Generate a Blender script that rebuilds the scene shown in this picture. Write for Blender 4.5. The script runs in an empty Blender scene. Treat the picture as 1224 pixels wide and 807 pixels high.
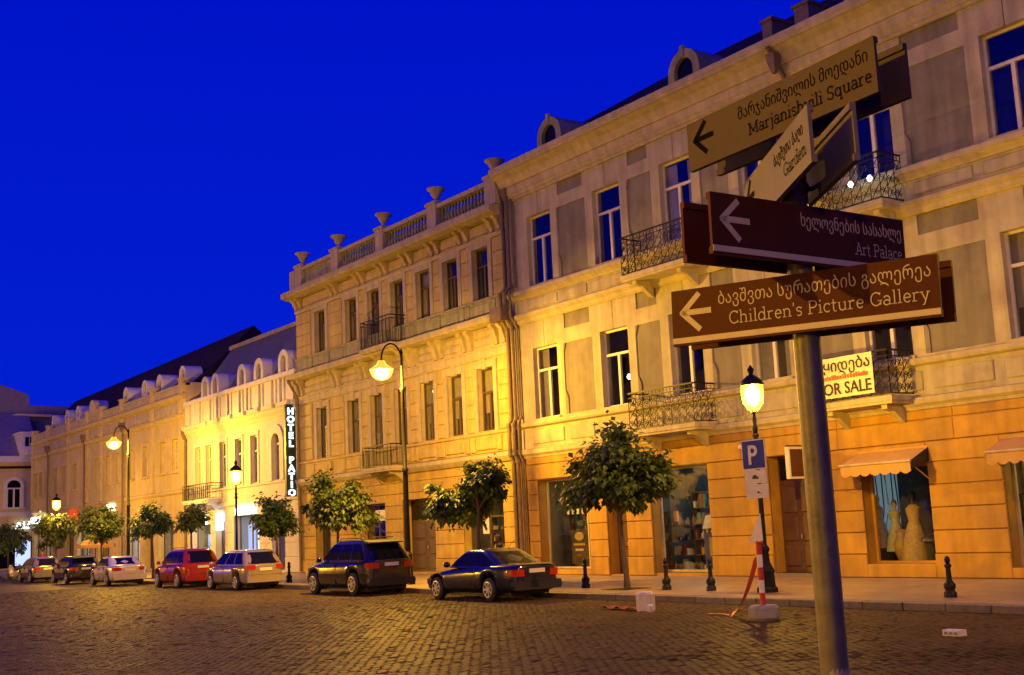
import bpy, math, random
from mathutils import Vector, Matrix
random.seed(7)
R = math.radians
S = bpy.context.scene
COL = S.collection
# ------------------------------------------------------------------ camera
cam_d = bpy.data.cameras.new('camera')
cam_d.sensor_width = 36.0
cam_d.lens = 36.0 * 1450.0 / 1224.0
cam_d.clip_start = 0.1
cam_d.clip_end = 3000
cam = bpy.data.objects.new('camera', cam_d)
COL.objects.link(cam)
cr, cu, cd = Vector((0.569030, 0.820982, -0.046829)), Vector((0.152799, -0.049607, 0.987012)), Vector((-0.807996, 0.568795, 0.153673))
cam.matrix_world = Matrix(((cr.x, cu.x, -cd.x, 0), (cr.y, cu.y, -cd.y, 0), (cr.z, cu.z, -cd.z, 2.0), (0, 0, 0, 1)))
S.camera = cam
# ------------------------------------------------------------------ sky (blue hour, the sun is down)
W = bpy.data.worlds.new('World')
S.world = W
W.use_nodes = True
nt = W.node_tree
nt.nodes.clear()
sky = nt.nodes.new('ShaderNodeTexSky')
sky.sky_type = 'NISHITA'
sky.sun_disc = False
sky.sun_elevation = R(1.5)
sky.sun_rotation = R(235)
sky.altitude = 100
sky.ozone_density = 6.0
tint = nt.nodes.new('ShaderNodeMixRGB')
tint.blend_type = 'MULTIPLY'
tint.inputs[0].default_value = 1.0
tint.inputs[2].default_value = (0.0, 0.010, 1.0, 1)
flat = nt.nodes.new('ShaderNodeMixRGB')
flat.inputs[0].default_value = 0.85
# deep blue, a little lighter towards the horizon all round
tc = nt.nodes.new('ShaderNodeTexCoord')
sx = nt.nodes.new('ShaderNodeSeparateXYZ')
nt.links.new(tc.outputs['Generated'], sx.inputs[0])
rampm = nt.nodes.new('ShaderNodeMapRange')
rampm.inputs[1].default_value = 0.02
rampm.inputs[2].default_value = 0.55
nt.links.new(sx.outputs[2], rampm.inputs[0])
grad = nt.nodes.new('ShaderNodeMixRGB')
grad.inputs[1].default_value = (0.008, 0.19, 7.4, 1)
grad.inputs[2].default_value = (0.0, 0.04, 6.3, 1)
nt.links.new(rampm.outputs[0], grad.inputs[0])
nt.links.new(grad.outputs[0], flat.inputs[2])
bg = nt.nodes.new('ShaderNodeBackground')
bg.inputs[1].default_value = 0.10
wo = nt.nodes.new('ShaderNodeOutputWorld')
nt.links.new(sky.outputs[0], tint.inputs[1])
nt.links.new(tint.outputs[0], flat.inputs[1])
nt.links.new(flat.outputs[0], bg.inputs[0])
nt.links.new(bg.outputs[0], wo.inputs[0])
# ------------------------------------------------------------------ exposure
S.view_settings.view_transform = 'Standard'
S.view_settings.look = 'None'
S.view_settings.exposure = 0.0
S.view_settings.gamma = 1.0
S.render.engine = 'CYCLES'
try:
    S.cycles.use_denoising = True
    S.cycles.sample_clamp_indirect = 4.0
    S.cycles.max_bounces = 6
    S.cycles.transparent_max_bounces = 12
    S.cycles.caustics_reflective = False
    S.cycles.caustics_refractive = False
except Exception:
    pass
LAMP_W = {'lantern': 1550.0, 'tall': 8200.0}
LAMP_COL = (1.0, 0.49, 0.03)
YW = 27.7      # plane of the house fronts
ZP = 0.13      # top of the pavement
KY = 20.5      # kerb line
# ------------------------------------------------------------------ materials
MATS = {}
def new_mat(name):
    m = bpy.data.materials.new(name)
    m.use_nodes = True
    m.node_tree.nodes.clear()
    return m, m.node_tree
def N(t, typ, **kw):
    n = t.nodes.new(typ)
    for k, v in kw.items():
        if k.startswith('i_'):
            n.inputs[int(k[2:])].default_value = v
        else:
            setattr(n, k, v)
    return n
def mat(name, col, rough=0.7, var=0.25, scale=3.0, bump=0.0, bscale=40.0, metal=0.0, rnd=0.0, streak=0.0, coat=0.0, spec=0.5, patch=None):
    """principled surface: colour mottled by noise, optional fine bump, per-object variation, rain streaks"""
    if name in MATS:
        return MATS[name]
    m, t = new_mat(name)
    L = t.links.new
    out = N(t, 'ShaderNodeOutputMaterial')
    p = N(t, 'ShaderNodeBsdfPrincipled')
    L(p.outputs[0], out.inputs[0])
    p.inputs['Metallic'].default_value = metal
    p.inputs['Roughness'].default_value = rough
    p.inputs['Specular IOR Level'].default_value = spec
    if coat:
        p.inputs['Coat Weight'].default_value = coat
        p.inputs['Coat Roughness'].default_value = 0.04
    geo = N(t, 'ShaderNodeNewGeometry')
    n1 = N(t, 'ShaderNodeTexNoise')
    n1.inputs['Scale'].default_value = scale
    n1.inputs['Detail'].default_value = 6
    n1.inputs['Roughness'].default_value = 0.65
    L(geo.outputs['Position'], n1.inputs['Vector'])
    mr = N(t, 'ShaderNodeMapRange')
    mr.inputs[1].default_value = 0.3
    mr.inputs[2].default_value = 0.7
    mr.inputs[3].default_value = 1.0 - var
    mr.inputs[4].default_value = 1.0 + var * 0.6
    L(n1.outputs[0], mr.inputs[0])
    last = mr.outputs[0]
    if streak:
        mp = N(t, 'ShaderNodeMapping')
        mp.inputs['Scale'].default_value = (2.2, 2.2, 0.16)
        L(geo.outputs['Position'], mp.inputs[0])
        n2 = N(t, 'ShaderNodeTexNoise')
        n2.inputs['Scale'].default_value = 1.6
        n2.inputs['Detail'].default_value = 5
        L(mp.outputs[0], n2.inputs['Vector'])
        m2 = N(t, 'ShaderNodeMapRange')
        m2.inputs[1].default_value = 0.35
        m2.inputs[2].default_value = 0.62
        m2.inputs[3].default_value = 1.0 - streak
        m2.inputs[4].default_value = 1.0
        L(n2.outputs[0], m2.inputs[0])
        mu = N(t, 'ShaderNodeMath', operation='MULTIPLY')
        L(last, mu.inputs[0]); L(m2.outputs[0], mu.inputs[1])
        last = mu.outputs[0]
    if rnd:
        oi = N(t, 'ShaderNodeObjectInfo')
        m3 = N(t, 'ShaderNodeMapRange')
        m3.inputs[3].default_value = 1.0 - rnd
        m3.inputs[4].default_value = 1.0 + rnd
        L(oi.outputs['Random'], m3.inputs[0])
        mu = N(t, 'ShaderNodeMath', operation='MULTIPLY')
        L(last, mu.inputs[0]); L(m3.outputs[0], mu.inputs[1])
        last = mu.outputs[0]
    mix = N(t, 'ShaderNodeVectorMath', operation='SCALE')
    if patch:
        n4 = N(t, 'ShaderNodeTexNoise')
        n4.inputs['Scale'].default_value = 0.9
        n4.inputs['Detail'].default_value = 8
        L(geo.outputs['Position'], n4.inputs['Vector'])
        m4 = N(t, 'ShaderNodeMapRange')
        m4.inputs[1].default_value = 0.52
        m4.inputs[2].default_value = 0.66
        L(n4.outputs[0], m4.inputs[0])
        mx = N(t, 'ShaderNodeMixRGB')
        mx.inputs[1].default_value = (*col, 1)
        mx.inputs[2].default_value = (*patch, 1)
        L(m4.outputs[0], mx.inputs[0])
        L(mx.outputs[0], mix.inputs[0])
    else:
        mix.inputs[0].default_value = col
    L(last, mix.inputs['Scale'])
    L(mix.outputs[0], p.inputs['Base Color'])
    # uneven gloss
    mr5 = N(t, 'ShaderNodeMapRange')
    mr5.inputs[3].default_value = max(0.02, rough - 0.12 * (rough > 0.2))
    mr5.inputs[4].default_value = min(1, rough + 0.12 * (rough > 0.2))
    L(n1.outputs[0], mr5.inputs[0])
    L(mr5.outputs[0], p.inputs['Roughness'])
    if bump:
        nb = N(t, 'ShaderNodeTexNoise')
        nb.inputs['Scale'].default_value = bscale
        nb.inputs['Detail'].default_value = 4
        L(geo.outputs['Position'], nb.inputs['Vector'])
        b = N(t, 'ShaderNodeBump')
        b.inputs['Strength'].default_value = bump
        b.inputs['Distance'].default_value = 0.02
        L(nb.outputs[0], b.inputs['Height'])
        L(b.outputs[0], p.inputs['Normal'])
    MATS[name] = m
    return m
def emit(name, col, st):
    if name in MATS:
        return MATS[name]
    m, t = new_mat(name)
    o = N(t, 'ShaderNodeOutputMaterial')
    e = N(t, 'ShaderNodeEmission')
    e.inputs[0].default_value = (*col, 1)
    e.inputs[1].default_value = st
    t.links.new(e.outputs[0], o.inputs[0])
    MATS[name] = m
    return m
def glow_glass(name, col, st):
    """lit lamp glass: lets the burner's light through and glows itself"""
    m, t = new_mat(name)
    o = N(t, 'ShaderNodeOutputMaterial')
    e = N(t, 'ShaderNodeEmission')
    e.inputs[0].default_value = (*col, 1)
    e.inputs[1].default_value = st
    tr = N(t, 'ShaderNodeBsdfTransparent')
    a = N(t, 'ShaderNodeAddShader')
    t.links.new(e.outputs[0], a.inputs[0])
    t.links.new(tr.outputs[0], a.inputs[1])
    t.links.new(a.outputs[0], o.inputs[0])
    return m
def glass(name, tintc=(0.9, 0.92, 0.92), extra=0.03, rough=0.02):
    m, t = new_mat(name)
    o = N(t, 'ShaderNodeOutputMaterial')
    tr = N(t, 'ShaderNodeBsdfTransparent')
    tr.inputs[0].default_value = (*tintc, 1)
    g = N(t, 'ShaderNodeBsdfGlossy')
    g.inputs['Roughness'].default_value = rough
    ad = N(t, 'ShaderNodeMath', operation='MULTIPLY_ADD')     # Schlick: the same on both faces of the pane
    ad.inputs[1].default_value = 0.94
    ad.inputs[2].default_value = 0.04 + extra
    nz = N(t, 'ShaderNodeTexNoise')
    nz.inputs['Scale'].default_value = 1.1
    geo = N(t, 'ShaderNodeNewGeometry')
    b = N(t, 'ShaderNodeBump')
    b.inputs['Strength'].default_value = 0.06
    b.inputs['Distance'].default_value = 0.05
    L = t.links.new
    L(geo.outputs['Position'], nz.inputs['Vector'])
    L(nz.outputs[0], b.inputs['Height'])
    L(b.outputs[0], g.inputs['Normal'])
    mx = N(t, 'ShaderNodeMixShader')
    dt = N(t, 'ShaderNodeVectorMath', operation='DOT_PRODUCT')
    L(geo.outputs['Incoming'], dt.inputs[0]); L(geo.outputs['Normal'], dt.inputs[1])
    ab = N(t, 'ShaderNodeMath', operation='ABSOLUTE'); L(dt.outputs['Value'], ab.inputs[0])
    om = N(t, 'ShaderNodeMath', operation='SUBTRACT'); om.inputs[0].default_value = 1.0; L(ab.outputs[0], om.inputs[1])
    pw = N(t, 'ShaderNodeMath', operation='POWER'); pw.inputs[1].default_value = 5.0; L(om.outputs[0], pw.inputs[0])
    L(pw.outputs[0], ad.inputs[0])
    L(ad.outputs[0], mx.inputs[0])
    L(tr.outputs[0], mx.inputs[1])
    L(g.outputs[0], mx.inputs[2])
    L(mx.outputs[0], o.inputs[0])
    MATS[name] = m
    return m
M_CREAM = mat('main_plaster', (0.49, 0.455, 0.30), 0.8, 0.2, 1.3, 0.12, 30, streak=0.24, patch=(0.42, 0.36, 0.26))
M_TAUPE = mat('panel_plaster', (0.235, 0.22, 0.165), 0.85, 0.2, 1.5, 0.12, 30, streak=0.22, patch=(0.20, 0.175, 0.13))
M_TRIM = mat('cornice_plaster', (0.52, 0.46, 0.29), 0.75, 0.2, 2.0, 0.1, 25, streak=0.2)
M_ORANGE = mat('rustic_plaster', (0.49, 0.285, 0.035), 0.75, 0.2, 1.6, 0.15, 22, rnd=0.06, streak=0.2, patch=(0.38, 0.225, 0.05))
M_OCHRE = mat('ochre_plaster', (0.50, 0.39, 0.13), 0.8, 0.2, 2.0, 0.12, 28, rnd=0.05, streak=0.18)
M_STONE = mat('mid_stone', (0.47, 0.41, 0.27), 0.8, 0.2, 2.2, 0.12, 28, streak=0.2)
M_GREENISH = mat('weathered_stone', (0.33, 0.33, 0.19), 0.85, 0.25, 3.0, 0.15, 25, streak=0.3)
M_HOTEL = mat('hotel_plaster', (0.62, 0.60, 0.54), 0.75, 0.1, 1.5, 0.08, 30, streak=0.08)
M_WHITE = mat('white_plaster', (0.68, 0.67, 0.63), 0.7, 0.12, 2.0, 0.06, 30, streak=0.08)
M_FAR = mat('far_plaster', (0.56, 0.46, 0.21), 0.8, 0.16, 1.2, 0.1, 20, streak=0.15)
M_PINK = mat('cross_plaster', (0.60, 0.47, 0.25), 0.8, 0.12, 1.2, 0.1, 20, streak=0.1)
M_PURPLE = mat('slate_roof', (0.20, 0.17, 0.21), 0.6, 0.2, 2.0, 0.2, 12)
M_SLATE = mat('mansard_metal', (0.15, 0.15, 0.14), 0.7, 0.15, 1.5, 0.1, 10, spec=.2)
M_DARKROOF = mat('dark_roof', (0.045, 0.026, 0.018), 0.9, 0.2, 2.0, 0.1, 10, spec=.08)
M_FRAME = mat('white_wood', (0.68, 0.64, 0.60), 0.5, 0.1, 6.0, 0.05, 60)
M_BROWNFRAME = mat('brown_wood', (0.085, 0.05, 0.035), 0.5, 0.2, 6.0, 0.1, 60)
M_DOOR = mat('door_wood', (0.11, 0.055, 0.03), 0.55, 0.3, 5.0, 0.2, 50)
M_IRON = mat('wrought_iron', (0.010, 0.009, 0.008), 0.5, 0.3, 20.0, 0.1, 90, spec=.3)
M_PIPE = mat('zinc_pipe', (0.17, 0.125, 0.09), 0.55, 0.35, 6.0, 0.1, 60, metal=0.2)
M_STEEL = mat('galvanised_steel', (0.14, 0.13, 0.115), 0.4, 0.35, 14.0, 0.06, 70, metal=0.2, spec=.25)
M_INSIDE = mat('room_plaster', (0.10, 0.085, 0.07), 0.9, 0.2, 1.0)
M_CURTAIN = mat('curtain_cloth', (0.42, 0.37, 0.30), 0.9, 0.15, 4.0, 0.2, 40, rnd=0.25)
M_GLASS = glass('window_glass')
M_SHOPGLASS = glass('shop_glass', (0.92, 0.95, 0.95), 0.01)
M_AWN = mat('awning_canvas', (0.50, 0.31, 0.10), 0.85, 0.15, 4.0, 0.2, 60)
M_KERB = mat('kerb_granite', (0.17, 0.145, 0.10), 0.6, 0.3, 9.0, 0.3, 60, rnd=0.15)
M_RED = mat('red_paint', (0.5, 0.03, 0.02), 0.45, 0.15, 8.0)
M_WPAINT = mat('white_paint', (0.76, 0.72, 0.58), 0.5, 0.12, 10.0)
M_RUBBER = mat('rubber', (0.018, 0.018, 0.018), 0.75, 0.3, 30.0)
M_BLACK = mat('black_plastic', (0.012, 0.012, 0.012), 0.5, 0.2, 20.0)
M_ALLOY = mat('alloy', (0.55, 0.55, 0.56), 0.3, 0.1, 10.0, metal=0.8)
M_CARGLASS = mat('car_glass', (0.008, 0.008, 0.010), 0.06, 0.1, 3.0, spec=0.22)
M_LAMPGLASS = glow_glass('sodium_glass', (1.0, 0.40, 0.04), 1.6)
M_BURNER = glow_glass('burner_glass', (1.0, 0.74, 0.34), 5.0)
# ------------------------------------------------------------------ mesh helper
WL = {}
def wloc(o):
    return WL.get(o.name, Vector((0, 0, 0))) if o else Vector((0, 0, 0))
class MB:
    def __init__(s):
        s.v = []; s.f = []; s.mi = []; s.cur = 0
    def add(s, vs, fs):
        b = len(s.v)
        s.v += [tuple(x) for x in vs]
        for f in fs:
            s.f.append(tuple(b + i for i in f)); s.mi.append(s.cur)
    def quad(s, a, b, c, d):
        s.add((a, b, c, d), ((0, 1, 2, 3),))
    def box(s, x0, x1, y0, y1, z0, z1):
        s.add(((x0, y0, z0), (x1, y0, z0), (x1, y1, z0), (x0, y1, z0), (x0, y0, z1), (x1, y0, z1), (x1, y1, z1), (x0, y1, z1)),
              ((0, 1, 5, 4), (1, 2, 6, 5), (2, 3, 7, 6), (3, 0, 4, 7), (4, 5, 6, 7), (3, 2, 1, 0)))
    def cbox(s, x0, x1, y0, y1, z0, z1, c=0.02):
        """block with a chamfered front (towards -y)"""
        s.add(((x0, y1, z0), (x1, y1, z0), (x1, y1, z1), (x0, y1, z1), (x0, y0 + c, z0), (x1, y0 + c, z0), (x1, y0 + c, z1), (x0, y0 + c, z1),
               (x0 + c, y0, z0 + c), (x1 - c, y0, z0 + c), (x1 - c, y0, z1 - c), (x0 + c, y0, z1 - c)),
              ((8, 9, 10, 11), (4, 5, 9, 8), (5, 6, 10, 9), (6, 7, 11, 10), (7, 4, 8, 11), (0, 1, 5, 4), (1, 2, 6, 5), (2, 3, 7, 6), (3, 0, 4, 7)))
    def extrude_x(s, x0, x1, prof):
        """profile of (y, z) points extruded along x"""
        n = len(prof)
        vs = [(x0, y, z) for y, z in prof] + [(x1, y, z) for y, z in prof]
        fs = [(i, (i + 1) % n, n + (i + 1) % n, n + i) for i in range(n)] + [tuple(range(n)), tuple(range(2 * n - 1, n - 1, -1))]
        s.add(vs, fs)
    def extrude_y(s, y0, y1, pts):
        n = len(pts)
        vs = [(x, y0, z) for x, z in pts] + [(x, y1, z) for x, z in pts]
        fs = [(i, (i + 1) % n, n + (i + 1) % n, n + i) for i in range(n)] + [tuple(range(n)), tuple(range(2 * n - 1, n - 1, -1))]
        s.add(vs, fs)
    def tube(s, path, r, n=6, closed=False, cap=True):
        P = [Vector(p) for p in path]
        rr = r if isinstance(r, (list, tuple)) else [r] * len(P)
        b = len(s.v); k = len(P); nrm = None
        for i, p in enumerate(P):
            if closed:
                d = P[(i + 1) % k] - P[i - 1]
            else:
                d = P[min(i + 1, k - 1)] - P[max(i - 1, 0)]
            d.normalize()
            if nrm is None:
                nrm = d.orthogonal().normalized()
            nrm = (nrm - d * nrm.dot(d)).normalized()
            bi = d.cross(nrm)
            for j in range(n):
                a = 2 * math.pi * j / n
                s.v.append(tuple(p + (nrm * math.cos(a) + bi * math.sin(a)) * rr[i]))
        for i in range(k if closed else k - 1):
            i2 = (i + 1) % k
            for j in range(n):
                s.f.append((b + i * n + j, b + i * n + (j + 1) % n, b + i2 * n + (j + 1) % n, b + i2 * n + j)); s.mi.append(s.cur)
        if cap and not closed:
            s.f.append(tuple(b + j for j in range(n))[::-1]); s.mi.append(s.cur)
            s.f.append(tuple(b + (k - 1) * n + j for j in range(n))); s.mi.append(s.cur)
    def lathe(s, c, prof, n=14, axis='z', ang=0.0):
        b = len(s.v); k = len(prof)
        for r, h in prof:
            for j in range(n):
                a = 2 * math.pi * j / n + ang
                p = (r * math.cos(a), r * math.sin(a), h)
                if axis == 'y':
                    p = (p[0], p[2], p[1])
                elif axis == 'x':
                    p = (p[2], p[0], p[1])
                s.v.append((c[0] + p[0], c[1] + p[1], c[2] + p[2]))
        for i in range(k - 1):
            for j in range(n):
                s.f.append((b + i * n + j, b + i * n + (j + 1) % n, b + (i + 1) * n + (j + 1) % n, b + (i + 1) * n + j)); s.mi.append(s.cur)
        s.f.append(tuple(b + j for j in range(n))[::-1]); s.mi.append(s.cur)
        s.f.append(tuple(b + (k - 1) * n + j for j in range(n))); s.mi.append(s.cur)
    def arch_ring(s, xc, zc, r0, r1, y0, y1, a0=0, a1=180, n=12):
        for i in range(n):
            aa, ab = R(a0 + (a1 - a0) * i / n), R(a0 + (a1 - a0) * (i + 1) / n)
            q = [(r0 * math.cos(aa), r0 * math.sin(aa)), (r1 * math.cos(aa), r1 * math.sin(aa)), (r1 * math.cos(ab), r1 * math.sin(ab)), (r0 * math.cos(ab), r0 * math.sin(ab))]
            s.extrude_y(y0, y1, [(xc + x, zc + z) for x, z in q])
    def mesh(s, name, mats, smooth=None, off=Vector((0, 0, 0))):
        me = bpy.data.meshes.new(name)
        me.from_pydata([(x - off.x, y - off.y, z - off.z) for x, y, z in s.v], [], s.f)
        for m in (mats if isinstance(mats, (list, tuple)) else [mats]):
            me.materials.append(m)
        if any(s.mi):
            me.polygons.foreach_set('material_index', s.mi)
        if smooth is not None:
            me.polygons.foreach_set('use_smooth', [True] * len(me.polygons))
            try:
                me.set_sharp_from_angle(angle=R(smooth))
            except Exception:
                pass
        me.update()
        return me
    def build(s, name, mats, parent=None, smooth=None):
        off = wloc(parent)
        return link(name, s.mesh(name, mats, smooth, off), parent)
def link(name, me, parent=None, at=None):
    o = bpy.data.objects.new(name, me)
    COL.objects.link(o)
    if parent:
        o.parent = parent
    pw = wloc(parent)
    w = Vector(at) if at is not None else pw
    o.location = w - pw
    WL[o.name] = w
    return o
def tag(o, label=None, cat=None, group=None, kind=None):
    for k, v in (('label', label), ('category', cat), ('group', group), ('kind', kind)):
        if v:
            o[k] = v
    return o
def thing(name, label, cat, loc=(0, 0, 0), group=None):
    o = bpy.data.objects.new(name, None)
    COL.objects.link(o)
    o.empty_display_size = 0.3
    o.location = loc
    WL[o.name] = Vector(loc)
    return tag(o, label, cat, group)
def dup(root, loc, rotz=0.0, label=None, scale=None):
    def cp(o, par):
        c = o.copy(); COL.objects.link(c)
        if par:
            c.parent = par
        for ch in o.children:
            cp(ch, c)
        return c
    r = cp(root, None)
    r.location = loc; r.rotation_euler = (0, 0, rotz)
    if scale:
        r.scale = scale
    if label:
        r['label'] = label
    WL[r.name] = Vector(loc)
    return r
def grid_wall(mb, x0, x1, z0, z1, holes, y=YW, depth=0.45):
    """front sheet of a wall with rectangular openings and their reveals; hole = (xa, xb, za, zb[, depth])"""
    xs = sorted({x0, x1} | {min(max(h[i], x0), x1) for h in holes for i in (0, 1)})
    zs = sorted({z0, z1} | {min(max(h[i], z0), z1) for h in holes for i in (2, 3)})
    for i in range(len(xs) - 1):
        for j in range(len(zs) - 1):
            cx, cz = (xs[i] + xs[i + 1]) / 2, (zs[j] + zs[j + 1]) / 2
            if any(h[0] < cx < h[1] and h[2] < cz < h[3] for h in holes):
                continue
            mb.quad((xs[i], y, zs[j]), (xs[i + 1], y, zs[j]), (xs[i + 1], y, zs[j + 1]), (xs[i], y, zs[j + 1]))
    for h in holes:
        d = h[4] if len(h) > 4 else depth
        a, b, c, e = h[:4]
        mb.quad((a, y, c), (a, y + d, c), (a, y + d, e), (a, y, e))
        mb.quad((b, y, c), (b, y, e), (b, y + d, e), (b, y + d, c))
        mb.quad((a, y, e), (a, y + d, e), (b, y + d, e), (b, y, e))
        mb.quad((a, y, c), (b, y, c), (b, y + d, c), (a, y + d, c))
def text_mesh(txt, size, name='lettering', mats=None, align='LEFT', extrude=0.002, bold=0.0):
    cu_ = bpy.data.curves.new(name, 'FONT')
    cu_.body = txt
    cu_.size = size
    cu_.align_x = align
    cu_.extrude = extrude
    cu_.offset = bold
    cu_.resolution_u = 3
    tmp = bpy.data.objects.new('tmp_text', cu_)
    COL.objects.link(tmp)
    dg = bpy.context.evaluated_depsgraph_get()
    dg.update()
    me = bpy.data.meshes.new_from_object(tmp.evaluated_get(dg))
    bpy.data.objects.remove(tmp)
    me.name = name
    me.materials.clear()
    if mats:
        me.materials.append(mats)
    return me
# ================================================================== SETTING
def structure(o):
    o['kind'] = 'structure'
    return o
def ground_mats():
    # cobble road base with set pattern in relief for what lies beyond the modelled stones
    m, t = new_mat('road_setts')
    L = t.links.new
    o = N(t, 'ShaderNodeOutputMaterial'); p = N(t, 'ShaderNodeBsdfPrincipled')
    L(p.outputs[0], o.inputs[0])
    geo = N(t, 'ShaderNodeNewGeometry')
    mp = N(t, 'ShaderNodeMapping')
    mp.inputs['Rotation'].default_value = (0, 0, R(90))
    L(geo.outputs['Position'], mp.inputs[0])
    br = N(t, 'ShaderNodeTexBrick')
    br.inputs['Scale'].default_value = 1.0
    br.inputs['Mortar Size'].default_value = 0.016
    br.inputs['Brick Width'].default_value = 0.18
    br.inputs['Row Height'].default_value = 0.135
    br.inputs['Color1'].default_value = (0.075, 0.053, 0.023, 1)
    br.inputs['Color2'].default_value = (0.055, 0.039, 0.018, 1)
    br.inputs['Mortar'].default_value = (0.035, 0.03, 0.026, 1)
    L(mp.outputs[0], br.inputs['Vector'])
    n = N(t, 'ShaderNodeTexNoise'); n.inputs['Scale'].default_value = 0.6; n.inputs['Detail'].default_value = 6
    L(geo.outputs['Position'], n.inputs['Vector'])
    mr = N(t, 'ShaderNodeMapRange'); mr.inputs[3].default_value = 0.6; mr.inputs[4].default_value = 1.4
    L(n.outputs[0], mr.inputs[0])
    sc = N(t, 'ShaderNodeVectorMath', operation='SCALE')
    L(br.outputs[0], sc.inputs[0]); L(mr.outputs[0], sc.inputs['Scale'])
    L(sc.outputs[0], p.inputs['Base Color'])
    p.inputs['Roughness'].default_value = 0.58
    p.inputs['Specular IOR Level'].default_value = .08
    b = N(t, 'ShaderNodeBump'); b.inputs['Strength'].default_value = 0.6; b.inputs['Distance'].default_value = 0.02
    b.invert = True
    L(br.outputs['Fac'], b.inputs['Height']); L(b.outputs[0], p.inputs['Normal'])
    MATS['road_setts'] = m
    m2, t = new_mat('pavement_slabs')
    L = t.links.new
    o = N(t, 'ShaderNodeOutputMaterial'); p = N(t, 'ShaderNodeBsdfPrincipled')
    L(p.outputs[0], o.inputs[0])
    geo = N(t, 'ShaderNodeNewGeometry')
    br = N(t, 'ShaderNodeTexBrick')
    br.inputs['Scale'].default_value = 1.0
    br.inputs['Mortar Size'].default_value = 0.008
    br.inputs['Brick Width'].default_value = 0.6
    br.inputs['Row Height'].default_value = 0.4
    br.inputs['Color1'].default_value = (0.36, 0.28, 0.15, 1)
    br.inputs['Color2'].default_value = (0.29, 0.225, 0.12, 1)
    br.inputs['Mortar'].default_value = (0.08, 0.07, 0.06, 1)
    L(geo.outputs['Position'], br.inputs['Vector'])
    n = N(t, 'ShaderNodeTexNoise'); n.inputs['Scale'].default_value = 1.3; n.inputs['Detail'].default_value = 7
    L(geo.outputs['Position'], n.inputs['Vector'])
    mr = N(t, 'ShaderNodeMapRange'); mr.inputs[3].default_value = 0.65; mr.inputs[4].default_value = 1.35
    L(n.outputs[0], mr.inputs[0])
    sc = N(t, 'ShaderNodeVectorMath', operation='SCALE')
    L(br.outputs[0], sc.inputs[0]); L(mr.outputs[0], sc.inputs['Scale'])
    L(sc.outputs[0], p.inputs['Base Color'])
    p.inputs['Roughness'].default_value = 0.42
    b = N(t, 'ShaderNodeBump'); b.inputs['Strength'].default_value = 0.3; b.inputs['Distance'].default_value = 0.01
    b.invert = True
    L(br.outputs['Fac'], b.inputs['Height']); L(b.outputs[0], p.inputs['Normal'])
    return m, m2
M_ROAD, M_PAVE = ground_mats()
M_COBBLE = mat('cobble_granite', (0.078, 0.054, 0.022), 0.58, 0.42, .55, 0.25, 35, rnd=0.25, spec=.05)
M_EARTH = mat('earth', (0.06, 0.05, 0.04), 0.9, 0.3, 0.2)
mb = MB(); mb.box(-1200, 1200, -1200, 1200, -0.6, -0.05)
structure(mb.build('ground', M_EARTH))
mb = MB()
mb.quad((-123, -8, -0.03), (120, -8, -0.03), (120, KY, -0.03), (-123, KY, -0.03))
road = structure(mb.build('road', M_ROAD))
mb = MB()
mb.box(-123, 120, KY + 0.305, 40, -0.04, ZP)
structure(mb.build('pavement', M_PAVE))
mb = MB()
mb.box(-123, 120, -30, -8.02, -0.04, ZP)
structure(mb.build('pavement', M_PAVE))
# kerb stones, one by one
kerb = structure(tag(thing('kerb', None, None, (0, KY, 0))))
def kerb_mesh(i):
    m_ = MB(); j = random.uniform(-0.006, 0.006)
    m_.cbox(0.006, 0.994, 0 + j, 0.30, -0.04, ZP + 0.006 + j * 0.5, 0.018)
    return m_.mesh('kerb_stone', M_KERB)
kms = [kerb_mesh(i) for i in range(5)]
for i in range(-98, 8):
    link('kerb_stone', kms[i % 5 if i % 3 else (i * 7) % 5], kerb, (i, KY, 0))
# setts: rows run across the street; the 300 nearest are parts, the rest one mass
def sett(rx, ry, seed):
    rr = random.Random(seed)
    hx, hy, c = rx / 2 - 0.005, ry / 2 - 0.005, 0.015
    top = 0.0 + rr.uniform(-0.004, 0.004)
    tx, ty = rr.uniform(-.005, .005), rr.uniform(-.005, .005)
    v = []
    for (sx, sy) in ((-1, -1), (1, -1), (1, 1), (-1, 1)):
        v.append((sx * hx, sy * hy, -0.05))
    for (sx, sy) in ((-1, -1), (1, -1), (1, 1), (-1, 1)):
        v.append((sx * (hx + rr.uniform(-.004, .004)), sy * (hy + rr.uniform(-.006, .006)), top - 0.012))
    for (sx, sy) in ((-1, -1), (1, -1), (1, 1), (-1, 1)):
        v.append((sx * (hx - c), sy * (hy - c), top + sx * tx + sy * ty))
    f = [(8, 9, 10, 11)] + [(4 + i, 4 + (i + 1) % 4, 8 + (i + 1) % 4, 8 + i) for i in range(4)] + [(i, (i + 1) % 4, 4 + (i + 1) % 4, 4 + i) for i in range(4)]
    return v, f
RX, RY = 0.135, 0.18
def in_view(x, y, pad=0.0):
    d = Vector((x, y, -2.0))
    z = d.dot(cd)
    if z < 1:
        return False
    px = 612 + 1450 * d.dot(cr) / z
    py = 403.5 - 1450 * d.dot(cu) / z
    return -60 - pad < px < 1290 + pad and py < 850 + pad
cells = []
for i in range(int(-62 / RX), int(-1 / RX)):
    off = (i % 2) * RY * .5 + random.uniform(-0.015, 0.015)
    for j in range(int(2 / RY), int((KY - 0.2) / RY)):
        x, y = i * RX, j * RY + off
        if y < KY - 0.16 and in_view(x, y, 420):
            cells.append((not in_view(x, y, -60), math.hypot(x, y), x, y))
cells.sort()
cells = [c[1:] for c in cells]
near, rest = cells[:300], cells[300:]
sm = []
for k in range(10):
    m_ = MB(); m_.add(*sett(RX, RY, k)); sm.append(m_.mesh('cobblestone', M_COBBLE))
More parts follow.
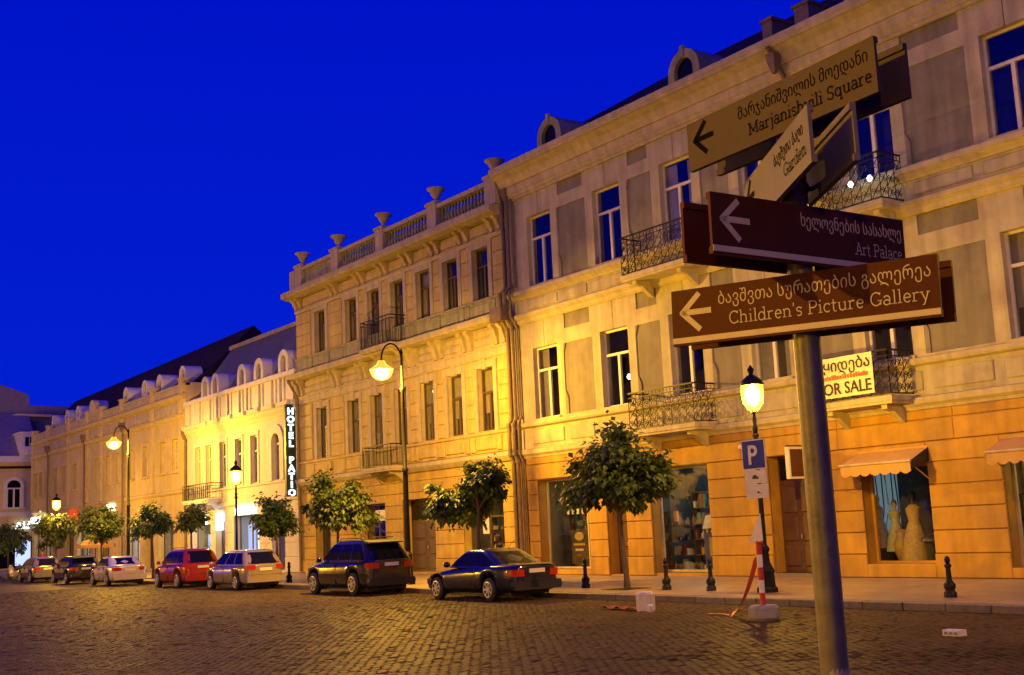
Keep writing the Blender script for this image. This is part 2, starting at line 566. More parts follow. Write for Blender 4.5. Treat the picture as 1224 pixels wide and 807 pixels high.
for k, (d, x, y) in enumerate(near):
    link('cobblestone', sm[(k * 7) % 10], road, (x, y, 0))
protos = [sett(RX, RY, 100 + k) for k in range(24)]
mb = MB()
for d, x, y in rest:
    v, f = protos[random.randrange(24)]
    mb.add([(a + x, b + y, c) for a, b, c in v], f)
tag(mb.build('cobblestones', M_COBBLE, road), kind='stuff')

# ================================================================== WINDOWS (shared meshes)
WIN = {}
def window_kit(key, w, h, fm, transom=0.68, two_top=False, arch=False):
    """frame mesh and pane meshes, origin bottom centre at the wall face"""
    if key in WIN:
        return WIN[key]
    b = 0.075; y0, y1 = 0.20, 0.27
    m_ = MB()
    zt = h * transom
    m_.box(-w / 2, -w / 2 + b, y0, y1, 0, h)
    m_.box(w / 2 - b, w / 2, y0, y1, 0, h)
    m_.box(-w / 2 + b, w / 2 - b, y0, y1, 0, b)
    m_.box(-w / 2 + b, w / 2 - b, y0, y1, h - b, h)
    m_.box(-w / 2 + b, w / 2 - b, y0 - .02, y1, zt - b * .6, zt + b * .6)
    m_.box(-b * .75, b * .75, y0 - .02, y1, b, zt - b * .6)
    if two_top:
        m_.box(-b * .5, b * .5, y0, y1, zt + b * .6, h - b)
    fr = m_.mesh('window', fm)
    panes = []
    for (xa, xb, za, zb) in ((-w / 2 + b, -b * .75, b, zt - b * .6), (b * .75, w / 2 - b, b, zt - b * .6), (-w / 2 + b, w / 2 - b, zt + b * .6, h - b)):
        m_ = MB(); m_.box(xa, xb, 0.235, 0.243, za, zb)
        panes.append(m_.mesh('pane', M_GLASS))
    m_ = MB()
    n = 12
    for side in (-1, 1):
        xa, xb = side * (w / 2 - .03), side * w * .16
        for i in range(n):
            a, c = xa + (xb - xa) * i / n, xa + (xb - xa) * (i + 1) / n
            ya, yc = 0.40 + .04 * (i % 2), 0.40 + .04 * ((i + 1) % 2)
            m_.quad((a, ya, 0.05), (c, yc, 0.05), (c, yc, h - .06), (a, ya, h - .06))
    cur = m_.mesh('curtain', M_CURTAIN, 80)
    m_ = MB(); m_.quad((-w / 2 + .02, .36, h * .30), (w / 2 - .02, .36, h * .30), (w / 2 - .02, .36, h - .03), (-w / 2 + .02, .36, h - .03))
    blind = m_.mesh('blind', M_CURTAIN)
    WIN[key] = (fr, panes, cur, blind)
    return WIN[key]
def put_window(bld, key, w, h, fm, x, z, curtain=0, **kw):
    fr, panes, cur, blind = window_kit(key, w, h, fm, **kw)
    o = link('window', fr, bld, (x, YW, z))
    for p in panes:
        link('pane', p, o, (x, YW, z))
    if curtain == 1:
        link('curtain', cur, o, (x, YW, z))
    elif curtain == 2:
        link('blind', blind, o, (x, YW, z))
    return o
def moulding(mb, x0, x1, prof):
    """prof: (out, z) from bottom to top, closed at the wall"""
    pts = [(YW + 0.03, prof[0][1])] + [(YW - o, z) for o, z in prof] + [(YW + 0.03, prof[-1][1])]
    mb.extrude_x(x0, x1, pts)
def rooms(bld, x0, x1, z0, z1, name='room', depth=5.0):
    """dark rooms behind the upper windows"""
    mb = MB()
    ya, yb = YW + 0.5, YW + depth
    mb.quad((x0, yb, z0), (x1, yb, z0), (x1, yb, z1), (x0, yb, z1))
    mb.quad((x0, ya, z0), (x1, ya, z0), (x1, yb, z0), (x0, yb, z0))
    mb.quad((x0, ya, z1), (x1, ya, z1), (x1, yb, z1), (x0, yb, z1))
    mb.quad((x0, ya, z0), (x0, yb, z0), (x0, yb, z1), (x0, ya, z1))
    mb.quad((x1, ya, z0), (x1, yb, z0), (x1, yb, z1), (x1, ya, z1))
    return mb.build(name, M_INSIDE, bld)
def spiral(mb, cx, cz, y, r, turns, a0, sgn, th, n=16):
    path = []
    for i in range(n + 1):
        t = i / n
        rr = r * (1 - 0.82 * t)
        a = a0 + sgn * turns * 2 * math.pi * t
        path.append((cx + rr * math.cos(a), y, cz + rr * math.sin(a)))
    mb.tube(path, th, 4)
def railing_mesh(w, h, d, scrolls=True, cell=0.34):
    """iron railing round a balcony: origin bottom centre at the wall, projecting to -y"""
    mb = MB()
    def panel(length, place):
        sub = MB()
        sub.box(0, length, -.02, .02, h - .05, h)
        sub.box(0, length, -.015, .015, .04, .07)
        sub.box(0, length, -.012, .012, h - .20, h - .175)
        n = max(1, round(length / cell)); c = length / n
        for i in range(n + 1):
            sub.tube([(i * c, 0, .04), (i * c, 0, h)], .013, 4)
        if scrolls:
            for i in range(n):
                x = (i + .5) * c
                zz = [.07 + (h - .27) * k / 3 for k in range(4)]
                for k in range(3):
                    zc = (zz[k] + zz[k + 1]) / 2; r = min(c, zz[k + 1] - zz[k]) * .25
                    spiral(sub, x - c * .23, zc + r * .35, 0, r, 1.3, R(-90), 1, .011)
                    spiral(sub, x + c * .23, zc - r * .35, 0, r, 1.3, R(90), 1, .011)
                    sub.tube([(x - c * .4, 0, zz[k]), (x, 0, zc), (x + c * .4, 0, zz[k + 1])], .010, 4)
                spiral(sub, x, h - .11, 0, .055, 1.0, R(-90), 1, .009, 10)
        else:
            for i in range(n * 3):
                sub.tube([((i + .5) * c / 3, 0, .06), ((i + .5) * c / 3, 0, h - .18)], .009, 4)
        mb.add([place(*p) for p in sub.v], sub.f)
    panel(w, lambda x, y, z: (-w / 2 + x, -d + y, z))
    panel(d, lambda x, y, z: (-w / 2 + y, -d + x, z))
    panel(d, lambda x, y, z: (w / 2 + y, -d + x, z))
    return mb.mesh('railing', M_IRON)
RAILS = {}
def balcony(bld, x, z, w, d, h, scrolls=True, slabm=None):
    key = (round(w, 2), round(h, 2), round(d, 2), scrolls)
    if key not in RAILS:
        RAILS[key] = railing_mesh(*key)
    mb = MB()
    mb.box(x - w / 2 - .06, x + w / 2 + .06, YW - d - .06, YW - 0.004, z - .14, z)
    mb.box(x - w / 2 - .02, x + w / 2 + .02, YW - d - .02, YW - 0.006, z - .22, z - .14)
    b = mb.build('balcony', slabm or M_TRIM, bld)
    link('railing', RAILS[key], b, (x, YW, z + .004))
    for s in (-1, 1):
        m2 = MB()
        m2.extrude_x(x + s * w * .36 - .09, x + s * w * .36 + .09, [(YW - .01, z - .22), (YW - .01, z - .75), (YW - .12, z - .70), (YW - d * .55, z - .40), (YW - d * .85, z - .34), (YW - d * .85, z - .22)])
        m2.build('bracket', slabm or M_TRIM, b)
    return b
def courses(bld, joints, piers, m, y=YW, proud=0.05, gap=0.022, maxlen=4.2):
    """rusticated wall: every course of every pier is a block of its own"""
    for j in range(len(joints) - 1):
        za, zb = joints[j] + gap / 2, joints[j + 1] - gap / 2
        for (xa, xb, z0, z1) in piers:
            if zb <= z0 + .05 or za >= z1 - .05:
                continue
            n = max(1, math.ceil((xb - xa) / maxlen))
            for k in range(n):
                a, b = xa + (xb - xa) * k / n, xa + (xb - xa) * (k + 1) / n
                mb = MB()
                pr = proud + (0.035 if j == 0 else 0) + random.uniform(-.003, .003)
                mb.cbox(a + (.004 if k else 0), b - (.004 if k < n - 1 else 0), y - pr, y + .02, max(za, z0), min(zb, z1), .018)
                mb.build('stone_course', m, bld)
def downpipe(bld, path, r=.07, hopper=None):
    mb = MB(); mb.tube(path, r, 8)
    for p in path[1:-1]:
        mb.lathe((p[0], p[1], p[2]), [(r * 1.25, -.06), (r * 1.25, .06)], 8)
    if hopper:
        x, y, z = hopper
        mb.lathe((x, y, z), [(.08, -.5), (.22, -.1), (.24, .12), (.2, .14)], 4, ang=R(45))
    return mb.build('downpipe', M_PIPE, bld, 40)

# ================================================================== MAIN HOUSE (right)
MX0, MX1 = -39.25, -4.0
house = thing('town_house', 'large three storey house with taupe panels, orange rusticated ground floor and for sale balcony', 'house', ((MX0 + MX1) / 2, YW, ZP))
C3 = [-37.2, -33.03, -29.33, -25.63, -21.25, -16.75, -12.7, -8.6]
WW = 1.56
holes = []
for c in C3:
    holes.append((c - WW / 2, c + WW / 2, 11.28, 14.10))
    holes.append((c - WW / 2, c + WW / 2, 6.04, 8.83))
    holes.append((c - .012, c + .012, 14.10, 14.98, .03))
    holes.append((c - .012, c + .012, 8.83, 9.86, .03))
panels = []
for a, b in zip(C3[:-1], C3[1:]):
    xa, xb = a + 1.18, b - 1.22
    for z0, z1, f0, f1 in ((11.30, 14.02, 14.50, 14.98), (6.06, 8.74, 9.30, 9.86)):
        holes.append((xa, xb, z0, z1, .07)); panels.append((xa, xb, z0, z1))
        holes.append((xa + .12, xb - .1, f0, f1, .07)); panels.append((xa + .12, xb - .1, f0, f1))
mb = MB()
grid_wall(mb, MX0, MX1, 4.6, 16.2, holes)
mb.quad((MX0, YW, 4.6), (MX0, YW + 12, 4.6), (MX0, YW + 12, 16.2), (MX0, YW, 16.2))
mb.build('wall', M_CREAM, house)
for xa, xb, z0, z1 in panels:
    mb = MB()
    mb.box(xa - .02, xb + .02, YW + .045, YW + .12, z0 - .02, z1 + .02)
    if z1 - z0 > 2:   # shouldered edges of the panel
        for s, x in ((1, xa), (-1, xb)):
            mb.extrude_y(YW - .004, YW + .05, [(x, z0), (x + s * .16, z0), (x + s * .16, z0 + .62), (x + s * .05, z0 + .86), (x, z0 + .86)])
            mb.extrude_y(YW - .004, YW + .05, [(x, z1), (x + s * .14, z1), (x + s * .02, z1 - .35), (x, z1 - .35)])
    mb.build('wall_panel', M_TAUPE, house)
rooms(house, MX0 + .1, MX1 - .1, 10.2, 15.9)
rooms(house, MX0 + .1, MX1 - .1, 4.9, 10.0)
for i, c in enumerate(C3):
    put_window(house, 'main3', WW, 2.82, M_FRAME, c, 11.28, curtain=(0, 0, 1, 0, 0, 0, 1, 0)[i], two_top=False)
    put_window(house, 'main2', WW, 2.79, M_FRAME, c, 6.04, curtain=(1, 0, 0, 1, 0, 2, 0, 1)[i])
    for z in (11.28, 6.04):      # lintel soffit edge and sill
        mb = MB(); mb.box(c - WW / 2 - .10, c + WW / 2 + .10, YW - .09, YW + .19, z - .07, z + .012)
        mb.build('window_sill', M_TRIM, house)
# horizontal mouldings
mb = MB(); moulding(mb, MX0, MX1, [(.10, 14.98), (.10, 15.06), (.17, 15.10), (.17, 15.2), (.24, 15.26), (.26, 15.46), (.30, 15.50)]); mb.build('frieze_moulding', M_TRIM, house)
mb = MB(); moulding(mb, MX0 - .02, MX1, [(.30, 15.52), (.48, 15.80), (.72, 15.96), (.80, 15.98), (.80, 16.06), (.86, 16.10), (.86, 16.27), (.0, 16.32)]); mb.build('cornice', M_TRIM, house)
mb = MB(); moulding(mb, MX0, MX1, [(.06, 10.84), (.10, 10.90), (.20, 11.0), (.26, 11.04), (.26, 11.18), (.05, 11.21)]); mb.build('sill_course', M_TRIM, house)
mb = MB(); moulding(mb, MX0, MX1, [(.05, 9.86), (.12, 9.93), (.13, 10.03), (.24, 10.12), (.26, 10.24), (.05, 10.30)]); mb.build('string_course', M_TRIM, house)
mb = MB(); moulding(mb, MX0, MX1, [(.05, 5.76), (.14, 5.80), (.17, 5.86), (.17, 5.96), (.03, 5.99)]); mb.build('sill_course', M_TRIM, house)
mb = MB(); moulding(mb, MX0, MX1, [(.06, 4.58), (.09, 4.66), (.18, 4.74), (.20, 4.90), (.05, 4.94)]); mb.build('string_course', M_TRIM, house)
for i, c in enumerate(C3):
    for (za, zb) in ((10.40, 10.76), (5.10, 5.62)):
        mb = MB(); mb.cbox(c - 1.0, c + 1.0, YW - .045, YW + .01, za, zb, .02)
        if i + 1 < len(C3):
            mb.cbox(c + 1.35, C3[i + 1] - 1.35, YW - .045, YW + .01, za, zb, .02)
        mb.build('apron_panel', M_CREAM, house)
# ground floor
J = [ZP, .77, 1.37, 1.97, 2.57, 3.17, 3.72, 4.31, 4.58]
OP = [(-38.05, -35.0, .32, 3.70), (-33.95, -32.88, .16, 3.70), (-31.55, -28.72, .22, 3.72), (-26.10, -24.62, .25, 3.72), (-22.60, -20.36, .50, 3.17), (-18.15, -15.2, .40, 3.17), (-13.6, -11.9, .25, 3.72), (-10.2, -7.4, .40, 3.17)]
mb = MB(); grid_wall(mb, MX0, MX1, ZP - .02, 4.6, [(*o, .5) for o in OP], depth=.5); mb.build('wall', M_ORANGE, house)
piers = []
xe = MX0 + .55
for o in OP:
    piers.append((xe, o[0], ZP, 3.72)); xe = o[1]
    if o[2] > .3:
        piers.append((o[0], o[1], ZP, o[2]))
    if o[3] < 3.5:
        piers.append((o[0], o[1], o[3], 3.72))
piers.append((xe, MX1, ZP, 3.72))
courses(house, J[:7], piers, M_ORANGE)
courses(house, J[6:], [(MX0 + .55, MX1, 3.72, 4.58)], M_ORANGE, maxlen=4.3)
# back of the house, party wall
mb = MB(); mb.box(MX0, MX1, YW + 5.2, YW + 12, -.04, 16.2); mb.build('rear_wall', M_STONE, house)
# roof
mb = MB()
za = 16.24
ra, rb = (MX0 + 4.2, YW + 5.0, 19.75), (MX1, YW + 5.0, 19.75)
mb.quad((MX0, YW - .72, za), (MX1, YW - .72, za), rb, ra)
mb.quad((MX0, YW - .72, za), ra, (MX0 + 4.2, YW + 11, za), (MX0, YW + 12, za))
mb.quad(ra, rb, (MX1, YW + 12, za), (MX0, YW + 12, za))
roof = mb.build('roof', M_DARKROOF, house)
for c in (-35.55, -28.0, -20.5):
    mb = MB()
    w = .78
    y0, y1 = YW - .52, YW + 1.2
    pts = [(c - w, 16.28), (c - .50, 16.28)] + [(c + .44 * math.cos(R(a)), 16.62 + .44 * math.sin(R(a))) for a in range(190, -11, -20)][::1] + [(c + .50, 16.28), (c + w, 16.28), (c + w, 16.72)] + [(c + w * math.cos(R(a)), 16.70 + .62 * math.sin(R(a))) for a in range(10, 171, 16)] + [(c - w, 16.72)]
    mb.arch_ring(c, 16.70, .44, .74, y0, y1, 0, 180, 14)
    mb.box(c - .76, c - .44, y0, y1, 16.26, 16.70); mb.box(c + .44, c + .76, y0, y1, 16.26, 16.70)
    mb.box(c - .84, c - .40, y0 - .05, y0 + .2, 16.25, 16.36); mb.box(c + .40, c + .84, y0 - .05, y0 + .2, 16.25, 16.36)
    mb.box(c - .08, c + .08, y0 - .05, y0 + .1, 17.16, 17.56)
    mb.box(c - .44, c + .44, y0 - .01, y0 + .2, 16.26, 16.40)
    d = mb.build('dormer', M_GREENISH, roof)
    mb = MB(); mb.extrude_y(y0 + .15, y0 + .17, [(c + .45 * math.cos(R(a)), 16.70 + .45 * math.sin(R(a))) for a in range(0, 181, 15)] + [(c - .45, 16.38), (c + .45, 16.38)])
    mb.build('dormer_pane', M_CARGLASS, roof)
for (c, w, h) in ((-24.6, .2, .35), (-23.2, .28, .3)):
    mb = MB(); mb.box(c - w, c + w, YW - .1, YW + .8, 16.5, 17.0 + h * .55); mb.box(c - w - .06, c + w + .06, YW - .16, YW + .86, 17.0 + h * .55, 17.1 + h * .55)
    mb.build('chimney', M_PIPE, roof)
# balconies
for (x, z) in ((-29.7, 10.25), (-21.45, 10.02)):
    balcony(house, x, 10.30, 3.1 if x < -25 else 2.3, .95, 1.36)
balcony(house, -29.75, 4.99, 3.15, .95, 1.28)
b5 = balcony(house, -21.9, 4.99, 2.6, .95, 1.25)
for (x, y, z) in ((-32.95, YW + .55, 7.1), (-36.9, YW + .9, 13.0)):
    mb = MB(); mb.lathe((x, y, z), [(.03, -.10), (.09, -.03), (.09, .03), (.03, .1)], 10); mb.build('room_lamp', emit('room_bulb', (1, .8, .4), 6) if z < 10 else M_INSIDE, house, 60)
# string lights / lit bulbs on the upper right balcony
M_COLD = emit('cold_bulb', (.75, .9, 1.0), 14)
for dx in (-.33, .33):
    mb = MB(); mb.lathe((-21.15 + dx, YW - .7, 11.05), [(.015, -.10), (.06, -.05), (.075, .0), (.04, .06), (.015, .09)], 8)
    mb.build('balcony_lamp', M_COLD, house, 60)
# shop windows -------------------------------------------------------
def shop_room(bld, x0, x1, z0, z1, depth, wall, light=None, st=6.0, z_l=None):
    mb = MB(); ya, yb = YW + .52, YW + depth
    mb.quad((x0 - 1.1, yb, z0), (x1 + .6, yb, z0), (x1 + .6, yb, z1 + .3), (x0 - 1.1, yb, z1 + .3))
    mb.quad((x0 - 1.1, ya, z0), (x1 + .6, ya, z0), (x1 + .6, yb, z0), (x0 - 1.1, yb, z0))
    mb.quad((x0 - 1.1, ya, z1 + .3), (x1 + .6, ya, z1 + .3), (x1 + .6, yb, z1 + .3), (x0 - 1.1, yb, z1 + .3))
    mb.quad((x0 - 1.1, ya, z0), (x0 - 1.1, yb, z0), (x0 - 1.1, yb, z1 + .3), (x0 - 1.1, ya, z1 + .3))
    mb.quad((x1 + .6, ya, z0), (x1 + .6, yb, z0), (x1 + .6, yb, z1 + .3), (x1 + .6, ya, z1 + .3))
    r = mb.build('shop_interior', wall, bld)
    if light:
        mb = MB(); c = (x0 + x1) / 2
        mb.box(c - .6, c + .6, ya + .5, ya + .75, z1 + .16, z1 + .22)
        mb.build('ceiling_lamp', light, r)
    return r
def shop_front(bld, x0, x1, z0, z1, fm, bars=(), transom=None, y=.36):
    mb = MB(); b = .07
    mb.box(x0, x0 + b, YW + y, YW + y + .08, z0, z1); mb.box(x1 - b, x1, YW + y, YW + y + .08, z0, z1)
    mb.box(x0 + b, x1 - b, YW + y, YW + y + .08, z0, z0 + b); mb.box(x0 + b, x1 - b, YW + y, YW + y + .08, z1 - b, z1)
    for xb_ in bars:
        mb.box(xb_ - .03, xb_ + .03, YW + y - .01, YW + y + .07, z0 + b, z1 - b)
    if transom:
        mb.box(x0 + b, x1 - b, YW + y + .004, YW + y + .07, transom - .03, transom + .03)
    f = mb.build('shop_window', fm, bld)
    xs = [x0 + b] + list(bars) + [x1 - b]
    for a, c in zip(xs[:-1], xs[1:]):
        m2 = MB(); m2.box(a + .03, c - .03, YW + y + .035, YW + y + .045, z0 + b, z1 - b); m2.build('pane', M_SHOPGLASS, f)
    return f
M_SHOPWALL = mat('shop_wall', (.30, .27, .20), .8, .25, 1.5)
M_TEALWALL = mat('shop_wall_teal', (.10, .15, .17), .7, .3, 1.5)
M_WARM = emit('warm_tube', (1.0, .70, .30), 26)
M_COOL = emit('cool_tube', (.72, .9, 1.0), 22)
GOODS = [mat('goods_%s' % n, c, .5, .3, 12.0) for n, c in (('red', (.20, .05, .04)), ('cream', (.55, .48, .36)), ('teal', (.07, .13, .14)), ('dark', (.04, .035, .03)), ('gold', (.45, .3, .06)), ('white', (.7, .7, .7)))]
def shelves(bld, x0, x1, z0, y, rows, pitch, seed):
    rr = random.Random(seed)
    mb = MB()
    for k in range(rows + 1):
        mb.box(x0, x1, YW + y, YW + y + .32, z0 + k * pitch - .03, z0 + k * pitch)
    mb.box(x0, x0 + .04, YW + y, YW + y + .32, z0, z0 + rows * pitch); mb.box(x1 - .04, x1, YW + y, YW + y + .32, z0, z0 + rows * pitch)
    sh = mb.build('shelf', M_DOOR, bld)
    for k in range(rows):
        x = x0 + .06
        while x < x1 - .2:
            w, h, d = rr.uniform(.06, .2), rr.uniform(.1, pitch - .07), rr.uniform(.08, .2)
            m2 = MB()
            if rr.random() < .5:
                m2.box(x, x + w, YW + y + .02, YW + y + .02 + d, z0 + k * pitch + .002, z0 + k * pitch + h)
            else:
                m2.lathe((x + w / 2, YW + y + .14, z0 + k * pitch + .002), [(w * .4, 0), (w * .5, h * .1), (w * .5, h * .6), (w * .22, h * .75), (w * .22, h)], 8)
            m2.build('goods', rr.choice(GOODS), sh)
            x += w + rr.uniform(.01, .08)
# shop 1 (left end)
shop_room(house, -38.05, -35.0, .34, 3.7, 3.0, M_SHOPWALL, M_WARM)
shop_front(house, -38.05, -35.0, .34, 3.70, M_TRIM, bars=(-35.55,))
shelves(house, -38.3, -37.0, .36, 1.6, 4, .55, 3)
mb = MB(); mb.box(-36.95, -35.9, YW + .60, YW + .62, .5, 1.75)
sgn = mb.build('poster', mat('poster_dark', (.05, .03, .02), .6, .5, 9.0), house)
mb = MB(); mb.extrude_y(YW + .585, YW + .598, [(-36.43 + .27 * math.cos(R(a)), 1.52 + .16 * math.sin(R(a))) for a in range(0, 360, 20)]); mb.build('poster_emblem', GOODS[4], sgn)
for k in range(3):
    mb = MB(); mb.box(-36.8 + k * .1, -36.1 - k * .12, YW + .586, YW + .598, 1.18 - k * .2, 1.26 - k * .2); mb.build('poster_line', GOODS[(4, 1, 0)[k]], sgn)
for k, (a, h) in enumerate(((-37.05, .2), (-36.75, .2), (-36.45, .2), (-36.15, .2))):
    mb = MB(); mb.box(a, a + .14, YW + .55, YW + .56, 2.34, 2.34 + h); mb.box(a, a + .14, YW + .55, YW + .56, 2.62, 2.72); mb.build('window_letter', GOODS[5], house)
mb = MB(); mb.box(-37.3, -35.2, YW + 1.2, YW + 1.7, 1.9, 2.1); mb.build('counter_top', GOODS[2], house)
# niche door behind the tree
def door_leafs(bld, x0, x1, z0, z1, m, y=.38, leaves=2, top=.8):
    mb = MB(); w = (x1 - x0) / leaves
    zt = z1 - top
    mb.box(x0, x1, YW + y + .05, YW + y + .10, z0, z1)
    d = mb.build('door', m, bld)
    for i in range(leaves):
        for (a, b) in ((.06, .30), (.34, .62), (.66, .96)):
            m2 = MB(); m2.cbox(x0 + i * w + w * .14, x0 + (i + 1) * w - w * .14, YW + y + .01, YW + y + .06, z0 + (zt - z0) * a, z0 + (zt - z0) * b, .03); m2.build('door_panel', m, d)
    m2 = MB(); m2.box(x0 + .08, x1 - .08, YW + y + .02, YW + y + .045, zt + .08, z1 - .08); m2.build('fanlight', M_CARGLASS, d)
    m2 = MB(); m2.lathe(((x0 + x1) / 2 + .07, YW + y - .02, z0 + 1.05), [(.02, -.07), (.035, 0), (.02, .07)], 8); m2.build('handle', M_ALLOY, d)
    return d
door_leafs(house, -33.95, -32.88, .16, 3.7, M_DOOR, leaves=1)
# shop 2 (behind the big tree)
shop_room(house, -31.55, -28.72, .24, 3.72, 2.6, M_TEALWALL, M_COOL)
shop_front(house, -31.55, -28.72, .24, 3.72, M_TRIM, bars=(), transom=None)
shelves(house, -32.4, -30.7, .26, 1.1, 4, .5, 5)
shelves(house, -30.6, -29.3, .26, .95, 5, .52, 8)
M_BLUE = mat('poster_blue', (.05, .05, .28), .5, .2, 5.0)
mb = MB(); mb.box(-29.7, -28.8, YW + .56, YW + .58, .35, 1.5); pb = mb.build('window_sticker', M_BLUE, house)
mb = MB(); mb.box(-29.45, -29.05, YW + .54, YW + .555, .75, 1.35); mb.build('sticker_photo', GOODS[4], pb)
mb = MB(); mb.add(((-29.75, YW + .55, 1.62), (-29.05, YW + .55, 1.66), (-28.9, YW + .55, 2.1), (-29.55, YW + .55, 2.06)), ((0, 1, 2, 3),)); mb.build('window_notice', GOODS[5], house)
mb = MB(); mb.box(-31.1, -30.85, YW + .55, YW + .56, 1.9, 2.25); mb.build('window_notice', mat('paper', (.6, .35, .25), .8), house)
for k in range(2):
    mb = MB(); mb.box(-29.5, -28.95, YW + .8, YW + .9, 2.3 + k * .5, 2.36 + k * .5); mb.build('shop_lamp', M_COOL, house)
# street door
door_leafs(house, -26.10, -24.62, .25, 3.72, M_DOOR)
mb = MB(); mb.box(-26.3, -24.4, YW - .32, YW + .4, ZP - .01, .25); mb.build('door_step', M_KERB, house)
# wedding shop
shop_room(house, -22.60, -20.36, .50, 3.17, 1.9, mat('shop_wall_black', (.03, .03, .035), .6, .4, 3.0), None)
shop_front(house, -22.60, -20.36, .50, 3.17, M_ORANGE, bars=(), transom=None)
mb = MB(); mb.box(-23.6, -22.35, YW + 1.2, YW + 1.23, 1.15, 3.1); mb.build('lit_display', emit('display_screen', (.45, .68, .78), .28), house)
for k in range(7):
    x = -23.5 + k * .17
    mb = MB(); mb.tube([(x, YW + 1.15, 1.3 + (k % 3) * .2), (x + .2, YW + 1.1, 2.0), (x + .12 + .05 * (k % 2), YW + 1.13, 3.0)], .018, 4); mb.build('display_branch', GOODS[(3, 5, 2)[k % 3]], house)
def dress(x, y, z, h, m, skin):
    """dress on a tailor's dummy"""
    s = h / 1.9
    mb = MB(); mb.lathe((x, y, z), [(.42 * s, 0), (.40 * s, .15 * s), (.30 * s, .6 * s), (.22 * s, .9 * s), (.145 * s, 1.08 * s), (.19 * s, 1.3 * s), (.20 * s, 1.42 * s), (.09 * s, 1.52 * s)], 18)
    # folds
    vs = []
    for (a, b, c) in mb.v:
        an = math.atan2(b - y, a - x); k = 1 + .07 * math.sin(an * 9) * max(0, 1 - (c - z) / (1.0 * s))
        vs.append((x + (a - x) * k, y + (b - y) * k, c))
    mb.v = vs
    d = mb.build('dress_dummy', m, house, 50)
    m2 = MB(); m2.lathe((x, y, z + 1.52 * s), [(.055 * s, 0), (.05 * s, .08 * s), (.10 * s, .16 * s), (.105 * s, .26 * s), (.06 * s, .36 * s), (.01, .38 * s)], 10); m2.build('dummy_head', skin, d, 60)
    return d
M_LACE = mat('gold_lace', (.62, .44, .14), .6, .35, 14.0, .5, 60)
dress(-21.62, YW + .85, .52, 1.95, M_LACE, GOODS[3])
dress(-22.95, YW + 1.0, .9, 1.5, GOODS[1], GOODS[1])
dress(-22.4, YW + 1.05, .8, 1.45, mat('white_gown', (.5, .5, .42), .7, .2, 9.0), GOODS[1])
mb = MB(); mb.lathe((-22.0, YW + .75, .52), [(.12, 0), (.22, .25), (.24, .5), (.14, .72), (.18, .85), (.1, .9)], 12); mb.build('vase', GOODS[4], house, 60)
mb = MB(); mb.lathe((-20.95, YW + .66, .52), [(.16, 0), (.18, .5), (.3, .56), (.28, .64), (.12, .74), (.02, .76)], 12); mb.build('hat_stand', GOODS[3], house, 60)
# right shop
shop_room(house, -18.15, -15.2, .40, 3.17, 2.4, M_SHOPWALL, M_WARM)
shop_front(house, -18.15, -15.2, .40, 3.17, M_TRIM, bars=(-16.7,))
shelves(house, -18.6, -15.9, .42, 1.0, 3, .6, 11)
shop_room(house, -10.2, -7.4, .40, 3.17, 2.4, M_SHOPWALL, None)
shop_front(house, -10.2, -7.4, .40, 3.17, M_TRIM, bars=(-8.8,))
door_leafs(house, -13.6, -11.9, .25, 3.72, M_DOOR)
# awnings with scalloped valance
def awning(x0, x1, zt, out, zf):
    mb = MB()
    yt, yf = YW - .02, YW - out
    mb.box(x0, x1, yt - .04, yt, zt - .02, zt + .04)
    for (ya, za, yb, zb) in ((yt, zt, yf, zf),):
        mb.add(((x0, ya, za), (x1, ya, za), (x1, yb, zb), (x0, yb, zb), (x0, ya, za - .03), (x1, ya, za - .03), (x1, yb, zb - .03), (x0, yb, zb - .03)),
               ((0, 1, 2, 3), (7, 6, 5, 4), (3, 2, 6, 7), (0, 3, 7, 4), (1, 5, 6, 2)))
    a = mb.build('awning', M_AWN, house)
    m2 = MB()
    n = max(6, int((x1 - x0) / .3)); pts = [(x0, zf)]
    for i in range(n):
        for k in range(1, 7):
            t = (i + k / 6) / n
            pts.append((x0 + (x1 - x0) * t, zf - .26 - .07 * math.sin(math.pi * k / 6)))
    pts.append((x1, zf))
    for p, q in zip(pts[:-1], pts[1:]):
        m2.quad((p[0], yf + .01, zf), (q[0], yf + .01, zf), (q[0], yf + .01, q[1] if q[1] < zf else zf - .26), (p[0], yf + .01, p[1] if p[1] < zf else zf - .26))
    m2.build('valance', M_AWN, a)
    m3 = MB(); m3.tube([(x0 - .02, yf, zf), (x1 + .02, yf, zf)], .035, 8)
    for x in (x0 + .05, x1 - .05):
        m3.tube([(x, YW - .03, zf - .5), (x, yf, zf - .02)], .016, 6)
    m3.build('awning_bar', M_TRIM, a)
    for x in (x0, x1):
        m4 = MB(); m4.extrude_x(x - .006, x + .006, [(YW - .03, zt), (yf, zf), (yf, zf - .22), (YW - .03, zf - .02)]); m4.build('awning_side', M_AWN if x == x0 else M_BLACK, a)
awning(-22.62, -20.28, 3.58, .85, 3.22)
awning(-18.05, -14.9, 3.62, .85, 3.26)
